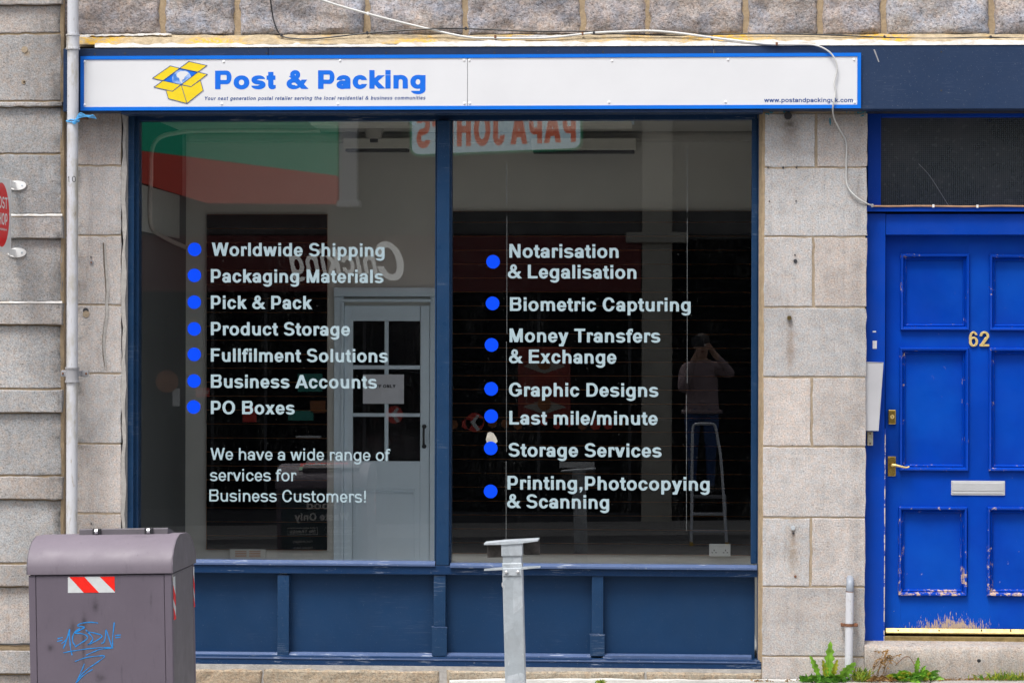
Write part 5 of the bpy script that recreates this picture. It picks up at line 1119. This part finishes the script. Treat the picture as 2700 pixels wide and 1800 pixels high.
m = MB(); m.box(IX0 + .001, IX1 - .001, .10, .3004, zb0 + .301, IZ1 + .28); struct(m.build('interior_lintel', 'wall_grey'))
# slat wall panels
def slatwall(label, x0, y0, x1, y1, phase):
    o = thing('slat_wall', label, 'display panel', (W((x0 + x1) / 2, y1, YI).x, YI, W(x0, y1, YI).z), group='slat wall panels')
    m = MB(); ibox(m, x0, y0, x1, y1, YI - .012, YI - .002); m.build('backing', 'slat_core', o)
    y = phase
    ys_ = [y0]
    while y < y1 - 6:
        if y > y0 + 6: ys_.append(y)
        y += 36.8
    ys_.append(y1)
    for a, b in zip(ys_[:-1], ys_[1:]): m = MB(); ibox(m, x0, a + 1.05, x1, b - 1.05, YI - .024, YI - .0115, .0015); m.build('slat', 'slat_black', o)
slatwall('narrow black slat wall panel left of the white inside door', 545, 565, 862, 1449, 1081 - 36.8 * 13)
slatwall('wide black slat wall panel behind the right-hand window', 1160, 556, 2010, 1461, 1064.5 - 36.8 * 13)
# inner door
idr = thing('inner_door', 'grey half-glazed inside door with six dark panes and a staff notice', 'door', (W(1020, 1490, YI).x, YI, W(1020, 1490, YI).z))
YA = YI - .02
def idb(nm, x0, y0, x1, y1, yf, mat, par=idr, bev=.003, yb=YI - .001): m = MB(); ibox(m, x0, y0, x1, y1, yf, yb, bev); return m.build(nm, mat, par)
idb('casing', 880, 782, 905, 1560, YA - .01, 'trim_grey'); idb('casing', 1133, 782, 1158, 1560, YA - .01, 'trim_grey'); idb('casing', 880, 758, 1158, 781.5, YA - .012, 'trim_grey')
idb('casing_bead', 898, 796, 905.5, 1560, YA - .02, 'trim_grey'); idb('casing_bead', 898, 788, 1140, 796, YA - .02, 'trim_grey')
idb('stile', 907, 806, 930, 1560, YA, 'trim_grey'); idb('stile', 1108, 806, 1132, 1560, YA, 'trim_grey'); idb('rail', 930.5, 806, 1107.5, 846, YA + .001, 'trim_grey'); idb('rail', 930.5, 1215, 1107.5, 1560, YA + .001, 'trim_grey')
for y0_, y1_ in ((963, 973), (1089, 1098)): idb('glazing_bar', 930.5, y0_, 1107.5, y1_, YA + .002, 'trim_grey')
idb('glazing_bar', 1014, 846.5, 1024, 1214.5, YA + .003, 'trim_grey')
for y0_, y1_ in ((846, 963), (973, 1089), (1098, 1215)):
    for x0_, x1_ in ((930, 1014), (1024, 1108)): idb('pane', x0_ + .5, y0_ + .5, x1_ - .5, y1_ - .5, YA + .012, 'pane_dark')
for q in ((937, 1288, 1093, 1292), (943, 1297, 1087, 1299)): idb('panel_moulding', *q, YA - .004, 'trim_grey', bev=.001)
for q in ((937, 1292.5, 941, 1560), (1089, 1292.5, 1093, 1560)): idb('panel_moulding', *q, YA - .004, 'trim_grey', bev=.001)
p0, p1 = W(1118.5, 1124, YA), W(1118.5, 1176, YA); m = MB(); m.tube(spline([(p0.x, YA, p0.z), (p0.x, YA - .03, p0.z - .012), (p0.x, YA - .038, (p0.z + p1.z) / 2), (p0.x, YA - .03, p1.z + .012), (p0.x, YA, p1.z)], 5), .007, 8); m.ball((p0.x, YA - .003, p0.z), .014, 8); m.ball((p1.x, YA - .003, p1.z), .014, 8); m.build('pull_handle', 'dark_metal', idr, smooth=True)
nt = thing('staff_notice', 'white paper notice taped to the inside door panes', 'notice', (W(1011, 1026, YA).x, YA, W(1011, 1026, YA).z))
m = MB(); ibox(m, 957, 987, 1065, 1064, YA - .0046, YA - .0036); pp = m.build('sheet', 'paper', nt)
text('STAFF ONLY', 968, 1043, 1022, 8.5, YA - .0052, 'print_black', pp, F=BLACK)
# socket, vent, lights, detector, conduit, skirting
so_ = thing('wall_socket', 'white double wall socket at the lower right of the window', 'socket', (W(1898, 1466, YI).x, YI, W(1898, 1466, YI).z))
YK = YI - .034; m = MB(); ibox(m, 1870, 1433, 1926, 1466, YK, YI - .024, .003); m.build('faceplate', 'socket_white', so_)
for x in (1895, 1901): m = MB(); ibox(m, x - 2, 1438, x + 2, 1447, YK - .003, YK + .001, .001); m.build('switch', 'socket_white', so_)
for x in (1883, 1913):
    for dx, dy, w_, h_ in ((0, 1450, 1.2, 4), (-5, 1456, 2, 2), (5, 1456, 2, 2)): m = MB(); ibox(m, x + dx - w_, dy - h_ / 2, x + dx + w_, dy + h_ / 2, YK - .0006, YK + .002); m.build('pin_hole', 'print_black', so_)
vt = thing('wall_vent', 'small white louvred vent at the foot of the left window', 'vent', (W(652, 1470, YI).x, YI, W(652, 1470, YI).z))
m = MB(); ibox(m, 605, 1447, 700, 1473, YI - .03, YI - .001, .003); m.build('plate', 'wall_grey', vt)
for x0_ in (620, 657):
    for k in range(4): m = MB(); ibox(m, x0_, 1452 + k * 4.4, x0_ + 30, 1454 + k * 4.4, YI - .0312, YI - .028); m.build('slot', 'slat_core', vt)
m = MB(); m.box(IX0 + .002, IX1 - .002, YI - .05, YI - .0015, IZ1 - .06, IZ1 - .001, .02); struct(m.build('interior_cornice', 'ceiling_white'))
for lab, xa, xb, py, yy_ in (('pale ceiling light box near the left window head', 818, 1078, 330, .55), ('pale ceiling light box near the right window head', 1400, 1664, 332, .55)):
    a, b = W(xa, py, yy_), W(xb, py, yy_); o = thing('ceiling_light', lab, 'light', (a.x, yy_, IZ1), group='ceiling light boxes'); m = MB(); m.box(a.x, b.x, yy_, yy_ + .25, a.z, IZ1 - .001, .006); m.build('diffuser', 'light_diffuser', o)
    m = MB(); m.box(a.x - .012, b.x + .012, yy_ - .01, yy_ + .26, IZ1 - .03, IZ1 - .001, .003); m.build('frame', 'trim_grey', o)
for lab, xa, xb, py0, py1 in (('pale wall box on the back wall left of the mullion', 905, 1080, 364, 391), ('pale wall box on the back wall right of the mullion', 1400, 1678, 364, 395)):
    o = thing('wall_box', lab, 'box', (W(xa, py1, YI).x, YI, W(xa, py1, YI).z), group='boxes high on the back wall'); m = MB(); ibox(m, xa, py0, xb, py1, YI - .14, YI - .001, .006); m.build('casing', 'light_diffuser', o); m = MB(); ibox(m, xa + 6, py1 + .5, xb - 6, py1 + 8, YI - .11, YI - .001); m.build('underside', 'dark_metal', o)
sd = thing('smoke_detector', 'small round detector hanging under the ceiling near the mullion', 'detector', (W(976, 352, 1.1).x, 1.1, IZ1)); c_ = W(986, 362, 1.1); m = MB(); m.cyl((c_.x, 1.1, c_.z - .01), (c_.x, 1.1, IZ1), .045, 16, .06); m.build('housing', 'ceiling_white', sd, smooth=True); m = MB(); m.cyl((c_.x, 1.1, c_.z - .03), (c_.x, 1.1, c_.z - .008), .024, 12); m.build('sensor', 'dark_metal', sd)
cdt = thing('conduit', 'thin pale conduit curving down the left wall inside the window', 'conduit', (IX0 + .02, 1.0, IZ1 - .6))
m = MB(); m.tube(spline([(IX0 + .9, 1.2, IZ1 - .03), (IX0 + .35, 1.1, IZ1 - .035), (IX0 + .12, .9, IZ1 - .06), (IX0 + .03, .62, IZ1 - .14), (IX0 + .025, .55, IZ1 - .35), (IX0 + .025, .55, IZ1 - .60), (IX0 + .025, .9, IZ1 - .66), (IX0 + .03, 1.6, IZ1 - .70)], 6), .013, 8); m.build('tube', 'conduit', cdt, smooth=True)

# ------------------------------------------------------------------ across the street (seen mirrored in the panes)
E0 = 19.0
def obox(mb, x0, y0, x1, y1, E, dep, bev=0.0):
    a, b = M_(x0, (y0 + y1) / 2, E), M_(x1, (y0 + y1) / 2, E); t, u = M_((x0 + x1) / 2, y0, E), M_((x0 + x1) / 2, y1, E)
    return mb.box(a.x, b.x, a.y - dep, a.y, u.z, t.z, bev)
def omap(E): return lambda u, v: M_(u, -v, E)
YO_ = YG - E0; oz = -.40
m = MB(); m.grid([[(x, y, oz + .017 * (x - .53) + dz) for x in (-16, -5, 0, 5, 14)] for y, dz in ((YO_, .05), (-16.0, .0), (-15.99, -.2))]); struct(m.build('far_pavement', 'paving'))
ob = thing('opposite_building', 'granite terrace across the street mirrored in the shop window', 'building', (0, YO_, oz))
for y0_, y1_ in ((-700, -320), (-317, -60), (-57, 178), (181, 298), (301, 428), (431, 496), (499, 618)):
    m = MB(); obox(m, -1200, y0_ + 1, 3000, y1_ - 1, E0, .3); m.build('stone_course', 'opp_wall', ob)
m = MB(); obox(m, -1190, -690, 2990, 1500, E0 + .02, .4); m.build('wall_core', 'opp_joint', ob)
m = MB(); obox(m, 1692, 300, 1772, 1400, E0 - .10, .1, .02); m.build('pilaster', 'opp_stone_light', ob)
m = MB(); obox(m, 1650, 612, 1815, 640, E0 - .16, .06, .02); m.build('pilaster_cap', 'opp_stone_light', ob)
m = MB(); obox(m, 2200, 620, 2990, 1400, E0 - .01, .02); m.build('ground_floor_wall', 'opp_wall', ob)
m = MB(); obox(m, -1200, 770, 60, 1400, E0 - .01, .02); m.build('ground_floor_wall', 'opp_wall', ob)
tk = thing('takeaway_shopfront', 'takeaway with maroon fascia across the street mirrored in the window', 'shopfront', (M_(1000, 1370, E0).x, YO_, oz))
m = MB(); obox(m, 60, 621, 1690, 769, E0 - .10, .09, .01); fa_ = m.build('fascia', 'opp_maroon', tk)
lps, a_, b_ = layout('hicking', BOLD, -.02); k_ = 66 / .716; shx = .25
flat('lettering', [[(996 - ((p[0] + p[1] * shx - a_) / (b_ - a_ + .2)) * 240, -722 + p[1] * k_) for p in lp] for lp in lps], omap(E0 - .105), 'lit_letter', fa_)
lps, a_, b_ = layout('C', BOLD); flat('lettering', [[(1074 - (p[0] + p[1] * shx - a_) * 118, -738 + p[1] * 140) for p in lp] for lp in lps], omap(E0 - .105), 'lit_letter', fa_)
m = MB(); obox(m, 60, 771, 1688, 1345, E0 - .005, .02); m.build('glazing', 'opp_dark', tk)
m = MB(); obox(m, 60, 1346, 1688, 1392, E0 - .03, .03); m.build('stall_riser', 'opp_frame', tk)
for x in (300, 560, 700, 960, 1180, 1420, 1660): m = MB(); obox(m, x - 4, 772, x + 4, 1345, E0 - .02, .02); m.build('mullion', 'opp_frame', tk)
m = MB(); obox(m, 1773, 630, 2199, 1400, E0 - .005, .02); m.build('doorway', 'opp_dark', ob)
m = MB(); obox(m, 1366, 914, 1504, 1102, E0 - .03, .006); ps_ = m.build('poster', 'poster_red', tk)
for y in (965, 1072): flat('poster_motif', [[(1380, -y), (1435, -y + 20), (1492, -y), (1435, -y - 20)]], omap(E0 - .035), 'opp_stone_light', ps_); flat('poster_motif', [disc(1435, -y + 8, 18)], omap(E0 - .037), 'opp_orange', ps_)
ar = flat('round_sticker', [disc(1252, -1113, 25)], omap(E0 - .03), 'opp_red', tk); flat('arrow', [[(1240, -1113), (1258, -1093), (1264, -1096), (1252, -1113), (1266, -1132), (1258, -1136)]], omap(E0 - .034), 'opp_cream', ar)
ar = flat('round_sticker', [disc(1040, -1093, 23)], omap(E0 - .03), 'opp_red', tk); flat('arrow', [[(1030, -1093), (1046, -1074), (1052, -1077), (1042, -1093), (1054, -1110), (1047, -1114)]], omap(E0 - .034), 'opp_cream', ar)
random.seed(21)
for k in range(14): x = 1196 + k * 34; flat('garland_leaf', [disc(x, -1115 + random.uniform(-6, 6), random.uniform(8, 15), 7)], omap(E0 - .03), random.choice(('opp_orange', 'opp_red', 'opp_orange')), tk)
for q, mt in (((760, 1082, 826, 1108), 'opp_teal'), ((785, 985, 850, 1032), 'opp_teal'), ((818, 1056, 858, 1088), 'opp_orange'), ((640, 1072, 676, 1112), 'opp_red'), ((1475, 1217, 1567, 1233), 'opp_cream'), ((455, 1024, 474, 1070), 'opp_cream'), ((516, 1022, 552, 1046), 'opp_red'), ((780, 1148, 846, 1154), 'opp_cream')):
    m = MB(); obox(m, *q, E0 - .025, .004); m.build('window_sticker', mt, tk)
flat('window_sticker', [disc(440, -1005, 30)], omap(E0 - .03), 'opp_orange', tk)
lps, a_, b_ = layout('PUSH', BOLD); flat('lettering', [[(549 - (p[0] - a_) / (b_ - a_) * 30, -1039 + p[1] * 14) for p in lp] for lp in lps], omap(E0 - .031), 'opp_cream', tk)
gs = thing('green_red_fascia', 'slanting green and red shop fascia across the street mirrored top left', 'fascia', (M_(600, 480, E0).x, YO_ + .2, 2.6))
def oprism(nm, pts, E, dep, mat, par): m = MB(); q = [M_(x, y, E) for x, y in pts]; m.prism([(p.x, p.z) for p in q], q[0].y - dep, q[0].y); return m.build(nm, mat, par)
oprism('green_band', [(60, 150), (886, 150), (886, 462), (60, 357)], E0 - .25, .24, 'lightbox_green', gs); oprism('red_band', [(60, 358), (886, 463), (886, 537), (540, 534), (365, 480), (60, 402)], E0 - .25, .24, 'lightbox_band_red', gs)
dpo = thing('far_downpipe', 'white square downpipe across the street mirrored beside the green fascia', 'downpipe', (M_(917, 545, E0).x, YO_ + .1, 2.5)); m = MB(); obox(m, 894, 60, 941, 540, E0 - .22, .2, .02); m.build('pipe', 'opp_white', dpo); m = MB(); obox(m, 886, 528, 949, 546, E0 - .24, .22, .02); m.build('shoe', 'opp_white', dpo)
pj = thing('pizza_sign', 'pale blue sign with red letters across the street mirrored at the window top', 'sign', (M_(1300, 400, E0).x, YO_ + .3, 3.0))
def rrect(x0, y0, x1, y1, r, tilt):
    out = []
    for cx, cy, a0 in ((x1 - r, y1 - r, 0), (x0 + r, y1 - r, 90), (x0 + r, y0 + r, 180), (x1 - r, y0 + r, 270)):
        for k in range(7): a = R(a0 + k * 15); u = cx + r * math.cos(a); out.append((u, cy + r * math.sin(a) + tilt * (u - 1300) / 225))
    return out
oprism('border', rrect(1080, 215, 1536, 405, 24, -9), E0 - .30, .25, 'opp_green', pj); oprism('face', rrect(1086, 221, 1530, 399, 20, -9), E0 - .31, .012, 'lightbox_blue', pj)
lps, a_, b_ = layout("PAPA JOHN'S", BLACK, .02, .7); flat('lettering', [[((1518 - (p[0] - a_) / (b_ - a_) * 420), -(383 - 9 * ((1518 - (p[0] - a_) / (b_ - a_) * 420) - 1300) / 225) + p[1] * 120) for p in lp] for lp in lps], omap(E0 - .316), 'lightbox_red', pj)

# stepladder and photographer standing on it
LE = 14.75; ly = YG - LE
ld = thing('stepladder', 'aluminium stepladder with a hoop handrail mirrored in the right-hand window', 'ladder', (M_(1868, 1440, LE).x, ly - .3, M_(1868, 1440, LE).z))
def LP(px, py, dy=0): p = M_(px, py, LE); return Vector((p.x, ly + dy, p.z))
m = MB(); hoop = spline([LP(1823, 1436, .0), LP(1824, 1300, -.10), LP(1824.5, 1215, -.16), LP(1826, 1140, -.21), LP(1829, 1124, -.22), LP(1838, 1119, -.22), LP(1862, 1118.5, -.22), LP(1878, 1119, -.22), LP(1886, 1126, -.22), LP(1893, 1160, -.20), LP(1901, 1212, -.16), LP(1908, 1310, -.09), LP(1916, 1436, .0)], 5); m.tube(hoop, .016, 10); m.build('front_rail', 'ladder_alu', ld, smooth=True)
for px, py in ((1823, 1438), (1917, 1438)): m = MB(); q = LP(px, py); m.cyl((q.x, q.y, q.z - .02), (q.x, q.y, q.z + .04), .02, 10); m.build('foot', 'foot_yellow', ld)
fz = LP(1868, 1440).z - .02
for k, (hh, w_) in enumerate(((.19, .19), (.37, .18), (.55, .17))):
    m = MB(); cx = LP(1869, 1440).x - k * .004; m.box(cx - w_, cx + w_, ly - .03 - hh * .33 - .11, ly - .03 - hh * .33, fz + hh - .03, fz + hh, .006); m.build('step', 'ladder_alu' if k < 2 else 'tread', ld)
for sx in (-1, 1):
    cx = LP(1869, 1440).x; m = MB(); m.tube([(cx + sx * .20, ly - .85, fz + .02), (cx + sx * .17, ly - .30, fz + .55)], .014, 8); m.build('rear_leg', 'ladder_alu', ld)
PZ = fz + .55; PY = -DC - .36; PXc = .045
ph = thing('person', 'photographer in a pinkish jumper and blue jeans mirrored in the right-hand window', 'person', (PXc, PY, PZ), local=True)
bm = bmesh.new(); sk = bm.verts.layers.skin.verify(); J_ = {}
def jv(n_, co, rx, ry=None, par=None):
    v = bm.verts.new(co); v[sk].radius = (rx, ry or rx); J_[n_] = v
    if par: bm.edges.new((J_[par], v))
jv('pelvis', (0, 0, .93), .195, .13); J_['pelvis'][sk].use_root = True
jv('waist', (0, 0, 1.08), .185, .12, 'pelvis'); jv('chest', (0, .0, 1.27), .205, .13, 'waist'); jv('collar', (0, .01, 1.39), .10, .08, 'chest'); jv('neck', (0, .025, 1.46), .055, .055, 'collar'); jv('jaw', (0, .05, 1.53), .07, .075, 'neck'); jv('skull', (0, .045, 1.63), .078, .092, 'jaw'); jv('crown', (0, .035, 1.69), .055, .065, 'skull')
for s_, el, wr in ((1, (.33, .10, 1.29), (.115, .245, 1.545)), (-1, (-.21, .17, 1.11), (-.075, .27, 1.485))):
    t_ = 'r' if s_ > 0 else 'l'
    jv(t_ + 'sh', (s_ * .19, 0, 1.36), .078, .075, 'collar'); jv(t_ + 'el', el, .058, .058, t_ + 'sh'); jv(t_ + 'wr', wr, .032, .032, t_ + 'el')
    pc = (wr[0] - s_ * .02, wr[1] + .03, wr[2] + .055); jv(t_ + 'palm', pc, .034, .018, t_ + 'wr')
    for k in range(4): b1 = (pc[0] - s_ * .012 + .0, pc[1] + .035, pc[2] + .03 - k * .019); jv(f'{t_}f{k}', b1, .009, .009, t_ + 'palm'); jv(f'{t_}g{k}', (b1[0] - s_ * .035, b1[1] + .012, b1[2] - .002), .008, .008, f'{t_}f{k}')
    jv(t_ + 'th', (pc[0] - s_ * .02, pc[1] - .012, pc[2] + .005), .011, .011, t_ + 'palm'); jv(t_ + 'th2', (pc[0] - s_ * .05, pc[1] - .01, pc[2] + .012), .009, .009, t_ + 'th')
    jv(t_ + 'hip', (s_ * .10, 0, .86), .115, .115, 'pelvis'); jv(t_ + 'kn', (s_ * .10, .035, .47), .062, .065, t_ + 'hip'); jv(t_ + 'an', (s_ * .10, -.01, .09), .042, .045, t_ + 'kn'); jv(t_ + 'heel', (s_ * .10, .01, .04), .042, .04, t_ + 'an'); jv(t_ + 'toe', (s_ * .11, .15, .03), .036, .03, t_ + 'heel')
sm_ = bpy.data.meshes.new('body'); bm.to_mesh(sm_); bm.free(); so2 = bpy.data.objects.new('tmp', sm_); COL.objects.link(so2)
so2.modifiers.new('skin', 'SKIN').use_smooth_shade = True; sb = so2.modifiers.new('sub', 'SUBSURF'); sb.levels = 2; sb.render_levels = 2
bpy.context.view_layer.update()
bm_ = bpy.data.meshes.new_from_object(so2.evaluated_get(bpy.context.evaluated_depsgraph_get())); bpy.data.objects.remove(so2)
bm_.materials.clear(); [bm_.materials.append(MATS[k]) for k in ('skin', 'jumper', 'jeans', 'shoe')]
for f in bm_.polygons:
    c = f.center; f.use_smooth = True
    if c.z < .075: f.material_index = 3
    elif c.z < .90: f.material_index = 2
    elif c.y > .235 and c.z > 1.45 or (c.z > 1.445 and abs(c.x) < .10): f.material_index = 0
    else: f.material_index = 1
link('body', bm_, ph)
m = MB(); m.ball((0, .02, 1.655), .098, 16, (.92, 1.08, 1.0)); m.ball((0, -.02, 1.58), .085, 12, (.95, .8, 1.3)); m.build('hair', 'hair', ph, smooth=True)
for s_ in (-1, 1): m = MB(); m.ball((s_ * .032, .131, 1.62), .010, 8); m.build('eye', 'print_white', ph); m = MB(); m.ball((s_ * .082, .045, 1.60), .022, 8, (.4, .7, 1.2)); m.build('ear', 'skin', ph)
m = MB(); m.ball((0, .142, 1.59), .016, 8, (.8, 1, 1.3)); m.build('nose', 'skin', ph); m = MB(); m.ball((0, .125, 1.545), .02, 8, (1.2, .4, .35)); m.build('mouth', 'opp_maroon', ph)
m = MB(); m.ring(-.17, .17, .84, .93, [(0, 0)] * 2) if False else None
m = MB(); m.tube([(.205 * math.cos(a), .145 * math.sin(a), .885) for a in np.linspace(0, 2 * math.pi, 24)], .022, 8, False); m.build('jumper_hem', 'jumper', ph, smooth=True)
dc = thing('hand_camera', 'black camera held up by the photographer mirrored in the window', 'camera', (0, -DC - .09, CZ), local=True)
m = MB(); m.box(-.07, .07, -.035, .03, -.05, .045, .012); m.box(-.03, .03, -.03, .03, .04, .07, .01); m.build('body', 'dark_metal', dc); m = MB(); m.cyl((0, .025, 0), (0, .065, 0), .036, 18); m.build('lens', 'black_rubber', dc, smooth=True)
bpy.context.view_layer.update()
